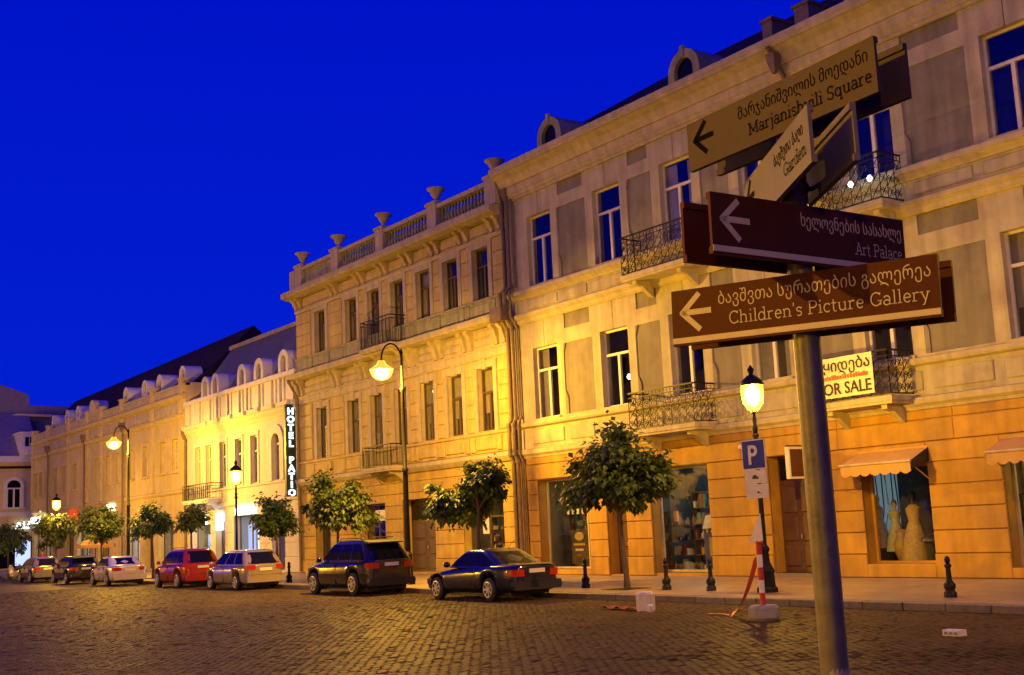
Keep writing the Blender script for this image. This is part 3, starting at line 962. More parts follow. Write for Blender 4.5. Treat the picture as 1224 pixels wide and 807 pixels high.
# junction pipes, hoppers
for k, (x, y) in enumerate(((-39.42, .16), (-39.05, .20), (-38.82, .12))):
    pth = [(x, YW - y, 15.3), (x, YW - y, 11.5), (x, YW - y - .28, 11.2), (x, YW - y - .28, 10.2), (x, YW - y, 9.8), (x, YW - y, 6.2), (x, YW - y - .14, 5.95), (x, YW - y - .14, 4.8), (x, YW - y, 4.5), (x, YW - y, .2)]
    downpipe(house, pth, .085 if k < 2 else .05, hopper=(x, YW - y, 15.4) if k < 2 else None)
mb = MB(); mb.box(-39.75, -38.95, YW - .78, YW - .45, 10.1, 10.65); mb.build('rainwater_head', M_PIPE, house)
downpipe(house, [(-24.0, YW - .85, 16.0), (-24.0, YW - .55, 15.7), (-24.0, YW - .12, 15.0), (-24.0, YW - .12, 11.4)], .09, hopper=(-24.0, YW - .6, 15.7))
# hanging shop sign and camera over the street door
mb = MB(); mb.box(-24.50, -24.40, YW - .9, YW - .12, 3.02, 3.86); hs = mb.build('hanging_sign', mat('sign_brown_board', (.10, .04, .02), .5, .2, 6.0), house)
mb = MB()
for (ya, yb, za, zb) in ((YW - .94, YW - .88, 2.98, 3.9), (YW - .14, YW - .08, 2.98, 3.9), (YW - .88, YW - .14, 2.98, 3.04), (YW - .88, YW - .14, 3.84, 3.9)):
    mb.box(-24.52, -24.38, ya, yb, za, zb)
mb.build('sign_rim', M_WPAINT, hs)
mb = MB(); mb.tube([(-24.45, YW, 3.94), (-24.45, YW - .95, 3.94)], .02, 6); mb.build('sign_bracket', M_IRON, hs)
mb = MB(); mb.tube([(-26.9, YW, 4.0), (-26.9, YW - .25, 4.06)], .02, 6); mb.lathe((-26.9, YW - .3, 4.10), [(.02, -.07), (.07, -.04), (.08, .02), (.02, .08)], 8); mb.build('wall_lamp', M_WPAINT, house)
# for sale banner, tied to the railing
ban = thing('banner', 'yellowish for sale banner with black lettering tied to the lower right balcony', 'banner', (-22.12, YW - 1.0, 5.02))
mb = MB()
n = 14
for i in range(n):
    xa, xb = -23.2 + 2.16 * i / n, -23.2 + 2.16 * (i + 1) / n
    ya, yb = YW - 1.05 - .012 * math.sin(i * .9), YW - 1.05 - .012 * math.sin((i + 1) * .9)
    mb.quad((xa, ya, 5.10), (xb, yb, 5.10), (xb, yb, 6.22), (xa, ya, 6.22))
mb.build('banner_cloth', mat('banner_vinyl', (.80, .74, .46), .6, .08, 4.0), ban)
M_INK = mat('black_ink', (.02, .02, .02), .6, .1, 4.0)
M_REDINK = mat('orange_ink', (.55, .12, .03), .6, .1, 4.0)
for txt, sz, z, mm, xoff, bold in (('იყიდება', .44, 5.84, M_INK, -22.98, .004), ('FOR SALE', .46, 5.19, M_INK, -22.98, .007)):
    me = text_mesh(txt, sz, 'lettering', mm, extrude=.002, bold=bold)
    wd = max(v.co.x for v in me.vertices)
    o = link('lettering', me, ban, (xoff, YW - 1.072, z)); o.rotation_euler = (R(90), 0, 0); o.scale = (1.86 / wd, 1, 1)

mb = MB()
x = -23.0
rr = random.Random(4)
while x < -21.2:      # small orange line between the two words, too small to read
    w = rr.choice((.05, .07, .07, .03))
    mb.box(x, x + w, YW - 1.074, YW - 1.071, 5.60, 5.60 + rr.choice((.10, .13, .13)))
    x += w + .025
mb.build('small_print', M_REDINK, ban)
M_GOLD = mat('gold_plaster', (0.50, 0.35, 0.07), .75, .2, 1.6, .15, 22, rnd=.06, streak=.2, patch=(.40, .27, .07))
# ================================================================== MIDDLE HOUSE (balustrade with urns)
NX0, NX1 = -59.45, -39.45
mid = thing('corner_house', 'ochre and grey three storey house with rooftop balustrade and five stone urns', 'house', ((NX0 + NX1) / 2, YW, ZP))
CM = [-56.6, -53.1, -50.75, -48.45, -46.08, -43.75, -41.37]
MW = 1.22
holes = []
for c in CM:
    holes.append((c - MW / 2, c + MW / 2, 11.42, 13.58))
    holes.append((c - MW / 2, c + MW / 2, 5.92, 8.52))
mb = MB(); grid_wall(mb, NX0, NX1, 4.6, 14.8, holes)
mb.quad((NX0, YW, 0), (NX0, YW + 12, 0), (NX0, YW + 12, 15.2), (NX0, YW, 15.2))
mb.quad((NX1, YW, 4.6), (NX1, YW + 12, 4.6), (NX1, YW + 12, 15.2), (NX1, YW, 15.2))
mb.build('wall', M_STONE, mid)
mb = MB(); mb.box(NX0 + .01, NX1 - .01, YW + 5.2, YW + 11.9, -.04, 14.7); mb.build('rear_wall', M_STONE, mid)
mb = MB(); mb.quad((NX0, YW, 15.0), (NX1, YW, 15.0), (NX1, YW + 12, 15.15), (NX0, YW + 12, 15.15)); mb.build('roof', M_DARKROOF, mid)
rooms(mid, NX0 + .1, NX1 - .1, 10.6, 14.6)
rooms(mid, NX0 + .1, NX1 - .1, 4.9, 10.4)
for i, c in enumerate(CM):
    w3 = put_window(mid, 'mid3', MW, 2.16, M_BROWNFRAME, c, 11.42, curtain=(0, 0, 0, 0, 1, 0, 0)[i], transom=.66)
    w2 = put_window(mid, 'mid2', MW, 2.60, M_BROWNFRAME, c, 5.92, curtain=(1, 1, 2, 1, 2, 2, 2)[i], transom=.62)
    for w_, z0, z1 in ((w3, 11.36, 13.58), (w2, 5.88, 8.52)):
        mb = MB()
        b = .26
        mb.box(c - MW / 2 - b, c - MW / 2, YW - .07, YW + .02, z0, z1); mb.box(c + MW / 2, c + MW / 2 + b, YW - .07, YW + .02, z0, z1)
        mb.box(c - MW / 2 - b - .04, c + MW / 2 + b + .04, YW - .09, YW + .02, z1, z1 + .30)
        if z0 < 8:
            mb.cbox(c - .14, c + .14, YW - .15, YW + .02, z1 - .06, z1 + .42, .03)
        mb.build('window_surround', M_STONE, w_)
# rusticated strips between the windows, block by block
strips = [(NX0, -57.75), (-55.55, -54.15)] + [(a + MW / 2 + .30, b - MW / 2 - .30) for a, b in zip(CM[1:-1], CM[2:])] + [(-40.42, NX1)]
for (xa, xb) in strips:
    for (z0, z1, n) in ((11.40, 13.80, 4), (5.90, 8.85, 5)):
        for k in range(n):
            mb = MB(); mb.cbox(xa, xb, YW - .06, YW + .01, z0 + (z1 - z0) * k / n + .012, z0 + (z1 - z0) * (k + 1) / n - .012, .02)
            mb.build('stone_course', M_OCHRE, mid)
mb = MB(); moulding(mb, NX0, NX1, [(.10, 13.82), (.14, 13.90), (.14, 13.99), (.05, 14.02)]); mb.build('fascia', M_STONE, mid)
mb = MB(); moulding(mb, NX0 - .35, NX1, [(.42, 14.60), (.72, 14.68), (.78, 14.74), (.78, 14.96), (.0, 15.02)]); mb.build('cornice', M_STONE, mid)
mb = MB(); moulding(mb, NX0, NX1, [(.08, 8.90), (.12, 8.98), (.12, 9.22), (.16, 9.25), (.16, 9.31), (.04, 9.34)]); mb.build('fascia', M_STONE, mid)
mb = MB(); moulding(mb, NX0 - .25, NX1, [(.36, 10.16), (.62, 10.24), (.66, 10.30), (.66, 10.50), (.0, 10.58)]); mb.build('cornice', M_STONE, mid)
mb = MB(); moulding(mb, NX0, NX1, [(.10, 10.62), (.10, 11.26), (.16, 11.30), (.16, 11.38), (.04, 11.40)]); mb.build('apron_band', M_GREENISH, mid)
mb = MB(); moulding(mb, NX0, NX1, [(.07, 5.02), (.07, 5.72), (.14, 5.76), (.14, 5.86), (.04, 5.89)]); mb.build('apron_band', M_OCHRE, mid)
mb = MB(); moulding(mb, NX0, NX1, [(.10, 4.60), (.22, 4.74), (.26, 4.80), (.26, 4.95), (.05, 5.0)]); mb.build('string_course', M_STONE, mid)
for c in CM:
    for z0, z1, m in ((10.72, 11.18, M_GREENISH), (5.14, 5.62, M_OCHRE)):
        mb = MB(); mb.cbox(c - .72, c + .72, YW - .15, YW - .09 if z0 > 8 else YW - .06, z0, z1, .03); mb.build('apron_panel', m, mid)
        for s in (-1, 1):
            mb = MB(); mb.cbox(c + s * .98 - .17, c + s * .98 + .17, YW - .17, YW - .09 if z0 > 8 else YW - .06, z0 - .06, z1 + .06, .02); mb.build('apron_block', m, mid)
def console(x, z0, z1, out):
    mb = MB()
    h = z1 - z0
    mb.extrude_x(x - .12, x + .12, [(YW - .0, z1), (YW - out, z1), (YW - out, z1 - .16 * h), (YW - out * .62, z1 - .32 * h), (YW - out * .52, z1 - .55 * h), (YW - out * .30, z1 - .82 * h), (YW - out * .30, z0), (YW, z0)])
    return mb
M_CONS = mat('console_stone', (.50, .40, .20), .8, .2, 3.0, .1, 30, streak=.15)
xs = []
for a, b in zip([NX0 + .25] + CM, CM + [NX1 - .1]):
    xs.append((a + b) / 2)
xs = [NX0 + .35, -54.85] + [(a + b) / 2 for a, b in zip(CM[1:-1], CM[2:])] + [-40.1]
for x in xs:
    for dx in (-.27, .27):
        console(x + dx, 14.04, 14.62, .42).build('console', M_CONS, mid)
        console(x + dx, 9.36, 10.20, .40).build('console', M_STONE, mid)
for a, b in zip(xs[:-1], xs[1:]):
    mb = MB(); mb.cbox(a + .55, b - .55, YW - .09, YW + .01, 14.12, 14.56, .03); mb.build('frieze_panel', M_CONS, mid)
    mb = MB(); mb.cbox(a + .55, b - .55, YW - .07, YW + .01, 9.46, 9.74, .03); mb.cbox(a + .55, b - .55, YW - .07, YW + .01, 9.80, 10.08, .03); mb.build('frieze_panel', M_STONE, mid)
for (x, y, z) in ((-50.75, YW + .5, 6.75), (-56.35, YW + .5, 7.95), (-46.0, YW + .34, 8.1), (-43.5, YW + .34, 8.2)):
    mb = MB(); mb.lathe((x, y, z), [(.03, -.10), (.10, -.03), (.10, .03), (.03, .1)], 10); mb.build('room_lamp', emit('room_bulb_white', (.9, .95, 1), 7) if x < -50 else emit('room_bulb', (1, .8, .4), 6), mid, 60)
# balustrade
UX = [-58.15, -53.9, -49.2, -44.4, -39.75]
for x in UX:
    mb = MB(); mb.box(x - .38, x + .38, YW - .50, YW + .12, 15.02, 16.15); mb.box(x - .44, x + .44, YW - .56, YW + .18, 16.15, 16.28)
    p = mb.build('pedestal', M_STONE, mid)
    mb = MB(); mb.lathe((x, YW - .19, 16.28), [(.18, 0), (.18, .05), (.08, .09), (.06, .18), (.14, .23), (.22, .36), (.29, .52), (.40, .60), (.42, .66), (.35, .68), (.30, .62)], 16); mb.build('urn', M_STONE, p, 50)
bal = []
mbal = MB(); mbal.lathe((0, 0, 0), [(.07, 0), (.07, .06), (.045, .1), (.09, .28), (.05, .5), (.045, .62), (.07, .68), (.07, .74)], 6)
me_bal = mbal.mesh('baluster', M_GREENISH, 60)
for i, (a, b) in enumerate(zip(UX[:-1], UX[1:])):
    mb = MB(); mb.box(a + .38, b - .38, YW - .44, YW + .06, 15.02, 15.18); mb.box(a + .38, b - .38, YW - .46, YW + .08, 15.92, 16.10)
    r = mb.build('balustrade_rail', M_STONE, mid)
    if i == 0:
        mb = MB(); mb.box(a + .38, b - .38, YW - .3, YW - .08, 15.18, 15.92); mb.build('parapet_panel', M_GREENISH, r)
    else:
        n = 15
        for k in range(n):
            link('baluster', me_bal, r, (a + .38 + (b - a - .76) * (k + .5) / n, YW - .19, 15.18))
mb = MB(); mb.box(NX0 + .1, UX[0] - .38, YW - .44, YW + .06, 15.02, 16.1); mb.build('parapet_panel', M_STONE, mid)
mb = MB(); mb.quad((NX0 + .5, YW + .6, 15.1), (NX1, YW + .6, 15.1), (NX1, YW + 3.4, 17.35), (NX0 + 2.5, YW + 3.4, 17.35)); mb.build('roof', M_DARKROOF, mid)
balcony(mid, -49.1, 10.54, 2.8, .9, 1.30, False, M_STONE)
balcony(mid, -49.3, 4.96, 2.7, .9, 1.0, False, M_STONE)
# ground floor of the middle house
OPM = [(-57.6, -55.9, .3, 3.1), (-52.75, -50.2, .3, 3.35), (-48.6, -45.75, .2, 3.4), (-43.5, -40.45, .35, 3.1)]
mb = MB(); grid_wall(mb, NX0, NX1, ZP - .02, 4.6, [(*o, .5) for o in OPM], depth=.5); mb.build('wall', M_GOLD, mid)
piers = []
xe = NX0
for o in OPM:
    piers.append((xe, o[0], ZP, 4.55)); xe = o[1]
    piers.append((o[0], o[1], o[3], 4.55))
    if o[2] > .25:
        piers.append((o[0], o[1], ZP, o[2]))
piers.append((xe, NX1, ZP, 4.55))
courses(mid, [ZP, .77, 1.37, 1.97, 2.57, 3.17, 3.7, 4.2, 4.55], piers, M_GOLD)
shop_room(mid, *OPM[0], 2.4, M_SHOPWALL, emit('blue_tube', (.35, .45, 1.0), 3.0)); shop_front(mid, *OPM[0], M_BROWNFRAME, bars=(-56.75,))
shop_room(mid, *OPM[1], 2.6, M_SHOPWALL, None); shop_front(mid, *OPM[1], M_BROWNFRAME, bars=(-51.5,), transom=2.6)
mb = MB(); mb.box(-51.6, -50.5, YW + .2, YW + .3, 2.55, 3.05); nb = mb.build('notice_board', GOODS[5], mid)
door_leafs(mid, *OPM[2], M_BROWNFRAME, leaves=2, top=1.0)
shop_room(mid, *OPM[3], 2.6, M_SHOPWALL, M_WARM); shop_front(mid, *OPM[3], M_BROWNFRAME, bars=(-42.0,), transom=2.45)
shelves(mid, -43.3, -40.6, .4, 1.2, 4, .5, 21)
mb = MB(); mb.box(-42.5, -42.05, YW + .3, YW + .32, 1.75, 2.4); mb.build('window_notice', GOODS[5], mid)
downpipe(mid, [(NX0 + .12, YW - .55, 10.4), (NX0 + .12, YW - .6, 10.1), (NX0 + .2, YW - .16, 9.3), (NX0 + .2, YW - .16, 6.0), (NX0 + .2, YW - .2, 4.9), (NX0 + .2, YW - .14, 4.4), (NX0 + .2, YW - .14, .2)], .08)

# ================================================================== HOTEL
HX0, HX1 = -76.45, -59.5
hotel = thing('hotel_building', 'pale hotel with dark mansard roof and five arched white dormers', 'hotel', ((HX0 + HX1) / 2, YW, ZP))
CH = [-74.35, -72.5, -70.15, -67.75, -65.45]
HW = 1.0
holes = [(c - HW / 2, c + HW / 2, 5.12, 7.85) for c in CH] + [(-62.95, -61.85, 5.12, 7.7)]
mb = MB(); grid_wall(mb, HX0, HX1, 3.95, 9.0, holes); mb.build('wall', M_HOTEL, hotel)
mb = MB(); mb.box(HX0 + .01, HX1 - .01, YW + 5.2, YW + 11.9, -.04, 11); mb.build('rear_wall', M_HOTEL, hotel)
rooms(hotel, HX0 + .1, HX1 - .1, 4.4, 8.9)
for i, c in enumerate(CH):
    w_ = put_window(hotel, 'hotel', HW, 2.73, M_FRAME, c, 5.12, curtain=(1, 1, 0, 1, 2)[i], transom=.68)
    mb = MB(); b = .2
    mb.box(c - HW / 2 - b, c - HW / 2, YW - .06, YW + .02, 5.1, 7.85); mb.box(c + HW / 2, c + HW / 2 + b, YW - .06, YW + .02, 5.1, 7.85); mb.box(c - HW / 2 - b, c + HW / 2 + b, YW - .08, YW + .02, 7.85, 8.08)
    mb.build('window_surround', M_WHITE, w_)
mb = MB(); mb.lathe((-65.2, YW + .45, 7.55), [(.05, -.14), (.13, 0), (.05, .14)], 10); mb.build('room_lamp', emit('room_bulb', (1, .8, .4), 6), hotel, 60)
w_ = put_window(hotel, 'hotel_arch', 1.1, 2.58, M_FRAME, -62.4, 5.12, transom=.78)
mb = MB()
mb.arch_ring(-62.4, 7.15, .55, 1.05, YW - .09, YW + .02, 0, 180, 16)
mb.box(-63.45, -62.95, YW - .09, YW + .02, 5.1, 7.15); mb.box(-61.85, -61.35, YW - .09, YW + .02, 5.1, 7.15)
pts = [(-62.4 + .55 * math.cos(R(a)), 7.15 + .55 * math.sin(R(a))) for a in range(0, 181, 15)]
for p, q in zip(pts[:-1], pts[1:]):
    mb.extrude_y(YW - .05, YW + .02, [p, q, (q[0], 7.72), (p[0], 7.72)])
mb.build('window_surround', M_WHITE, w_)
mb = MB(); moulding(mb, HX0, HX1, [(.05, 8.55), (.10, 8.7), (.22, 8.86), (.26, 9.0), (.34, 9.05), (.36, 9.28), (.0, 9.34)]); mb.build('cornice', M_HOTEL, hotel)
mb = MB(); moulding(mb, HX0, HX1, [(.04, 3.95), (.10, 4.0), (.12, 4.14), (.03, 4.18)]); mb.build('string_course', M_WHITE, hotel)
mb = MB(); moulding(mb, HX0, HX1, [(.03, 4.94), (.07, 4.98), (.07, 5.06), (.03, 5.08)]); mb.build('string_course', M_HOTEL, hotel)
for k in range(9):
    x = HX0 + .5 + k * 2.0
    mb = MB(); mb.box(x - .1, x + .1, YW - .5, YW - .02, 9.05, 9.30); mb.build('cornice_bracket', M_HOTEL, hotel)
# attic of piers and gaps
mb = MB(); mb.quad((HX0, YW + .55, 9.3), (HX1, YW + .55, 9.3), (HX1, YW + .55, 10.9), (HX0, YW + .55, 10.9)); mb.build('attic_back', M_DARKROOF, hotel)
x = HX0
k = 0
while x < HX1 - .3:
    w = 1.42 if k % 3 else .75
    xe_ = min(x + w, HX1)
    mb = MB(); mb.box(x, xe_, YW - .02, YW + .5, 9.32, 10.66)
    for xa in ((x, xe_ - .22) if xe_ - x > .5 else (x,)):
        mb.box(xa, xa + .22, YW - .10, YW - .02, 9.32, 10.66)
    mb.build('attic_pier', M_WHITE, hotel)
    x += w + .36; k += 1
mb = MB(); mb.box(HX0 - .05, HX1, YW - .2, YW + .56, 10.66, 10.92); mb.build('attic_rail', M_WHITE, hotel)
mb = MB()
mb.quad((HX0, YW + .4, 10.9), (HX1, YW + .4, 10.9), (HX1, YW + 2.9, 14.45), (HX0 + .6, YW + 2.9, 14.45))
mb.quad((HX0, YW + .4, 10.9), (HX0 + .6, YW + 2.9, 14.45), (HX0 + .6, YW + 11.9, 14.45), (HX0, YW + 11.9, 10.9))
mb.quad((HX0 + .6, YW + 2.9, 14.45), (HX1, YW + 2.9, 14.45), (HX1, YW + 11.9, 14.6), (HX0 + .6, YW + 11.9, 14.6))
mroof = mb.build('mansard_roof', M_SLATE, hotel)
mb = MB(); mb.box(HX0 + .5, HX1, YW + 2.75, YW + 3.1, 14.40, 14.66); mb.build('roof_coping', M_STONE, mroof)
for c in (-73.1, -71.4, -67.2, -64.7, -61.3):
    mb = MB(); y0, y1 = YW - .02, YW + 1.9
    mb.arch_ring(c, 11.55, .34, .66, y0, y1, 0, 180, 12)
    mb.box(c - .66, c - .34, y0, y1, 10.93, 11.55); mb.box(c + .34, c + .66, y0, y1, 10.93, 11.55)
    d = mb.build('dormer', M_WHITE, mroof)
    mb = MB(); mb.extrude_y(y0 + .3, y0 + .32, [(c + .36 * math.cos(R(a)), 11.55 + .36 * math.sin(R(a))) for a in range(0, 181, 15)] + [(c - .36, 10.94), (c + .36, 10.94)]); mb.build('dormer_pane', M_CARGLASS, mroof)
balcony(hotel, -72.7, 4.5, 4.6, .8, .95, False, M_WHITE)
# hotel ground floor
OPH = [(-75.6, -72.3, .3, 3.0), (-71.5, -70.0, .2, 3.1), (-68.6, -64.9, .3, 3.35), (-63.1, -61.4, .25, 3.0)]
mb = MB(); grid_wall(mb, HX0, HX1, ZP - .02, 3.95, [(*o, .5) for o in OPH], depth=.5); mb.build('wall', M_HOTEL, hotel)
piers = []
xe = HX0
for o in OPH:
    piers.append((xe, o[0], ZP, 3.9)); xe = o[1]; piers.append((o[0], o[1], o[3], 3.9))
piers.append((xe, HX1, ZP, 3.9))
courses(hotel, [ZP, .95, 1.7, 2.4, 3.05, 3.9], piers, M_HOTEL, proud=.03)
M_LITWHITE = emit('lit_sign_white', (.85, .95, 1.0), 7.0)
M_LITBLUE = emit('lit_window_blue', (.45, .55, 1.0), 1.5)
M_LITCOOL = emit('lit_window_cool', (.80, .92, 1.0), 2.2)
for o, e in zip(OPH, (M_COOL, None, M_COOL, None)):
    shop_room(hotel, *o, 2.5, mat('white_room', (.6, .62, .66), .8, .1, 2.0), e)
    shop_front(hotel, *o, M_STEEL, bars=((o[0] + o[1]) / 2,))
for (a, b, z0, z1, m) in ((-74.9, -74.2, .4, 2.4, M_LITBLUE), (-73.6, -72.6, .4, 2.3, M_LITCOOL), (-68.3, -67.3, .5, 2.9, M_LITBLUE), (-66.9, -65.3, .4, 2.5, M_LITCOOL), (-62.9, -62.0, .6, 2.7, emit('lit_window_deepblue', (.12, .14, .9), .8))):
    mb = MB(); mb.box(a, b, YW + .75, YW + .8, z0, z1); mb.build('lit_panel', m, hotel)
for (a, b, z0, z1) in ((-68.1, -65.2, 3.42, 3.80), (-71.1, -70.1, 2.6, 3.6), (-73.7, -72.8, 3.0, 3.5)):
    mb = MB(); mb.box(a, b, YW - .16, YW - .06, z0, z1); sg = mb.build('lit_fascia', M_LITWHITE, hotel)
# the tall hotel sign, a thing of its own
hsg = thing('hotel_sign', 'tall dark vertical sign with white lit letters reading hotel on the pale facade', 'sign', (-59.75, YW - .35, 4.1))
mb = MB(); mb.box(-59.85, -59.65, YW - .68, YW - .10, 4.1, 9.0); mb.build('sign_box', mat('sign_black', (.015, .03, .035), .4, .2, 4.0), hsg)
for z in (4.6, 6.6, 8.7):
    mb = MB(); mb.tube([(-59.75, YW - .12, z), (-59.75, YW + .02, z)], .03, 6); mb.build('sign_bracket', M_IRON, hsg)
zz = 8.46
M_LET = emit('lit_letters', (.72, .95, 1.0), 3.0)
for ch in 'HOTEL PATIO':
    if ch != ' ':
        me = text_mesh(ch, .50, 'letter', M_LET, align='CENTER', extrude=.02, bold=.02)
        o = link('letter', me, hsg, (-59.63, YW - .39, zz)); o.rotation_euler = (R(90), 0, R(90))
        o.scale = (1.05, .95, 1)
    zz -= .432
downpipe(hotel, [(HX0 + .1, YW - .4, 9.2), (HX0 + .1, YW - .14, 8.8), (HX0 + .1, YW - .14, .2)], .08, hopper=(HX0 + .1, YW - .2, 9.0))

# ================================================================== LONG FAR HOUSE
FX0, FX1 = -116.3, -76.55
far = thing('long_house', 'long sandy two storey house with parapet posts, dark roof and small round topped dormers', 'house', ((FX0 + FX1) / 2, YW, ZP))
CF = [-115.0, -113.2, -111.3, -108.25, -105.7, -102.3, -99.0, -96.25, -93.4, -90.9, -87.8, -84.62, -80.95, -78.6]
FW = 1.05
holes = [(c - FW / 2, c + FW / 2, 6.62, 8.72) for c in CF]
mb = MB(); grid_wall(mb, FX0, FX1, 5.2, 12.3, holes)
mb.quad((FX1, YW, 0), (FX1, YW + 10, 0), (FX1, YW + 10, 12.3), (FX1, YW, 12.3))
mb.quad((FX0, YW, 0), (FX0, YW + 10, 0), (FX0, YW + 10, 12.3), (FX0, YW, 12.3)); mb.build('wall', M_FAR, far)
mb = MB(); mb.box(FX0 + .01, FX1 - .01, YW + 5.2, YW + 9.9, -.04, 11.5); mb.build('rear_wall', M_FAR, far)
rooms(far, FX0 + .1, FX1 - .1, 5.8, 9.8)
for i, c in enumerate(CF):
    w_ = put_window(far, 'far', FW, 2.10, M_BROWNFRAME if i % 3 else M_FRAME, c, 6.62, curtain=(i * 5) % 3, transom=.68)
    mb = MB(); b = .2
    mb.box(c - FW / 2 - b, c - FW / 2, YW - .07, YW + .02, 6.6, 8.72); mb.box(c + FW / 2, c + FW / 2 + b, YW - .07, YW + .02, 6.6, 8.72); mb.box(c - FW / 2 - b, c + FW / 2 + b, YW - .1, YW + .02, 8.72, 9.0)
    mb.box(c - FW / 2 - b - .05, c + FW / 2 + b + .05, YW - .16, YW + .02, 6.48, 6.6)
    mb.build('window_surround', M_FAR, w_)
mb = MB(); moulding(mb, FX0, FX1, [(.05, 5.1), (.12, 5.2), (.12, 5.35), (.03, 5.4)]); mb.build('string_course', M_FAR, far)
mb = MB(); moulding(mb, FX0, FX1, [(.05, 9.95), (.16, 10.05), (.20, 10.14), (.20, 10.26), (.04, 10.3)]); mb.build('string_course', M_FAR, far)
mb = MB(); moulding(mb, FX0, FX1, [(.05, 11.2), (.22, 11.32), (.26, 11.4), (.26, 11.56), (.04, 11.6)]); mb.build('cornice', M_FAR, far)
mb = MB(); mb.box(FX0, FX1, YW - .06, YW + .3, 12.12, 12.28); mb.build('parapet_coping', M_STONE, far)
PX = [-116.15, -111, -104.5, -98.9, -95.2, -90, -83.1, -77.3]
for x in PX:
    mb = MB(); mb.box(x - .28, x + .28, YW - .14, YW + .35, 11.58, 12.55); mb.box(x - .34, x + .34, YW - .2, YW + .41, 12.55, 12.66); mb.box(x - .3, x + .3, YW - .12, YW + .01, 5.4, 9.95); mb.box(x - .3, x + .3, YW - .12, YW + .01, 10.3, 11.2); mb.build('parapet_post', M_FAR, far)
for a, b in zip(PX[:-1], PX[1:]):
    n = 2
    for k in range(n):
        xa, xb = a + .45 + (b - a - .9) * k / n + .1, a + .45 + (b - a - .9) * (k + 1) / n - .1
        mb = MB(); mb.cbox(xa, xb, YW - .07, YW + .01, 10.42, 11.1, .03); mb.build('frieze_panel', M_STONE, far)
        mb = MB(); mb.cbox(xa, xb, YW - .05, YW + .01, 11.66, 12.06, .02); mb.build('parapet_panel', M_STONE, far)
mb = MB(); mb.extrude_y(YW - .08, YW + .3, [(-98.6, 12.28), (-96.0, 12.28), (-96.0, 12.6), (-96.6, 12.7)] + [(-97.3 + .62 * math.cos(R(a)), 12.72 + .72 * math.sin(R(a))) for a in range(0, 181, 20)] + [(-98.0, 12.7), (-98.6, 12.6)]); mb.build('pediment', M_FAR, far)
mb = MB()
mb.quad((FX0, YW + .35, 12.0), (FX1, YW + .35, 12.0), (FX1 - 3.6, YW + 6.3, 17.0), (FX0 - 9.5, YW + 6.3, 16.6))
mb.quad((FX1, YW + .35, 12.0), (FX1, YW + 10, 12.0), (FX1 - 3.6, YW + 6.3, 17.0), (FX1 - 3.6, YW + 6.3, 17.0))
froof = mb.build('roof', M_DARKROOF, far)
for c in (-111.3, -106.9, -103.6, -99.6, -90.7, -86.4, -83.2, -78.6):
    mb = MB(); y0, y1 = YW + .5, YW + 1.7
    mb.arch_ring(c, 13.05, .34, .62, y0, y1, 0, 180, 12); mb.box(c - .62, c - .34, y0, y1, 12.1, 13.05); mb.box(c + .34, c + .62, y0, y1, 12.1, 13.05); mb.box(c - .34, c + .34, y0, y1, 12.1, 12.7)
    mb.build('dormer', M_WHITE, froof)
    mb = MB(); mb.extrude_y(y0 + .2, y0 + .22, [(c + .36 * math.cos(R(a)), 13.05 + .36 * math.sin(R(a))) for a in range(0, 181, 15)] + [(c - .36, 12.7), (c + .36, 12.7)]); mb.build('dormer_pane', M_CARGLASS, froof)
for x in (-110.3, -99.2, -89.2):
    downpipe(far, [(x, YW - .3, 10.6), (x, YW - .2, 10.2), (x, YW - .2, 5.5), (x, YW - .2, .2)], .08, hopper=(x, YW - .3, 10.7))
OPF = [(-115.5, -113.0, .3, 3.4), (-111.5, -108.6, .3, 3.4), (-105.2, -102.6, .3, 3.3), (-101.6, -98.4, .3, 3.3), (-95.8, -93.0, .2, 3.4), (-88.8, -86.0, .3, 3.2), (-84.7, -83.2, .3, 3.0), (-81.9, -79.0, .3, 3.2)]
mb = MB(); grid_wall(mb, FX0, FX1, ZP - .02, 5.2, [(*o, .5) for o in OPF], depth=.5); mb.build('wall', M_FAR, far)
for i, o in enumerate(OPF):
    shop_room(far, *o, 2.2, MATS['white_room'] if i % 2 else M_SHOPWALL, (M_COOL, M_WARM, None, M_COOL, M_WARM, M_COOL, None, M_COOL)[i]); shop_front(far, *o, M_BROWNFRAME, bars=((o[0] + o[1]) / 2,))
for (a, b, z0, z1, m) in ((-101.3, -100.2, .9, 2.9, M_LITCOOL), (-88.6, -86.3, .5, 2.7, M_LITCOOL), (-79.9, -79.2, .5, 2.6, M_LITBLUE), (-111, -109.5, .6, 2.6, M_LITBLUE)):
    mb = MB(); mb.box(a, b, YW + .75, YW + .8, z0, z1); mb.build('lit_panel', m, far)
mb = MB(); mb.box(-115.9, -111.6, YW - .2, YW - .06, 4.25, 4.78); mb.build('lit_fascia', M_LITWHITE, far)
mb = MB(); mb.box(-93.0, -91.4, YW - .2, YW - .06, 4.5, 5.05); mb.build('lit_fascia', emit('lit_sign_warm', (1, .85, .55), 3), far)
mb = MB(); mb.box(-103.4, -101.4, YW - .2, YW - .06, 4.2, 5.0); mb.build('lit_fascia', emit('neon_red', (1.0, .07, .03), .9), far)

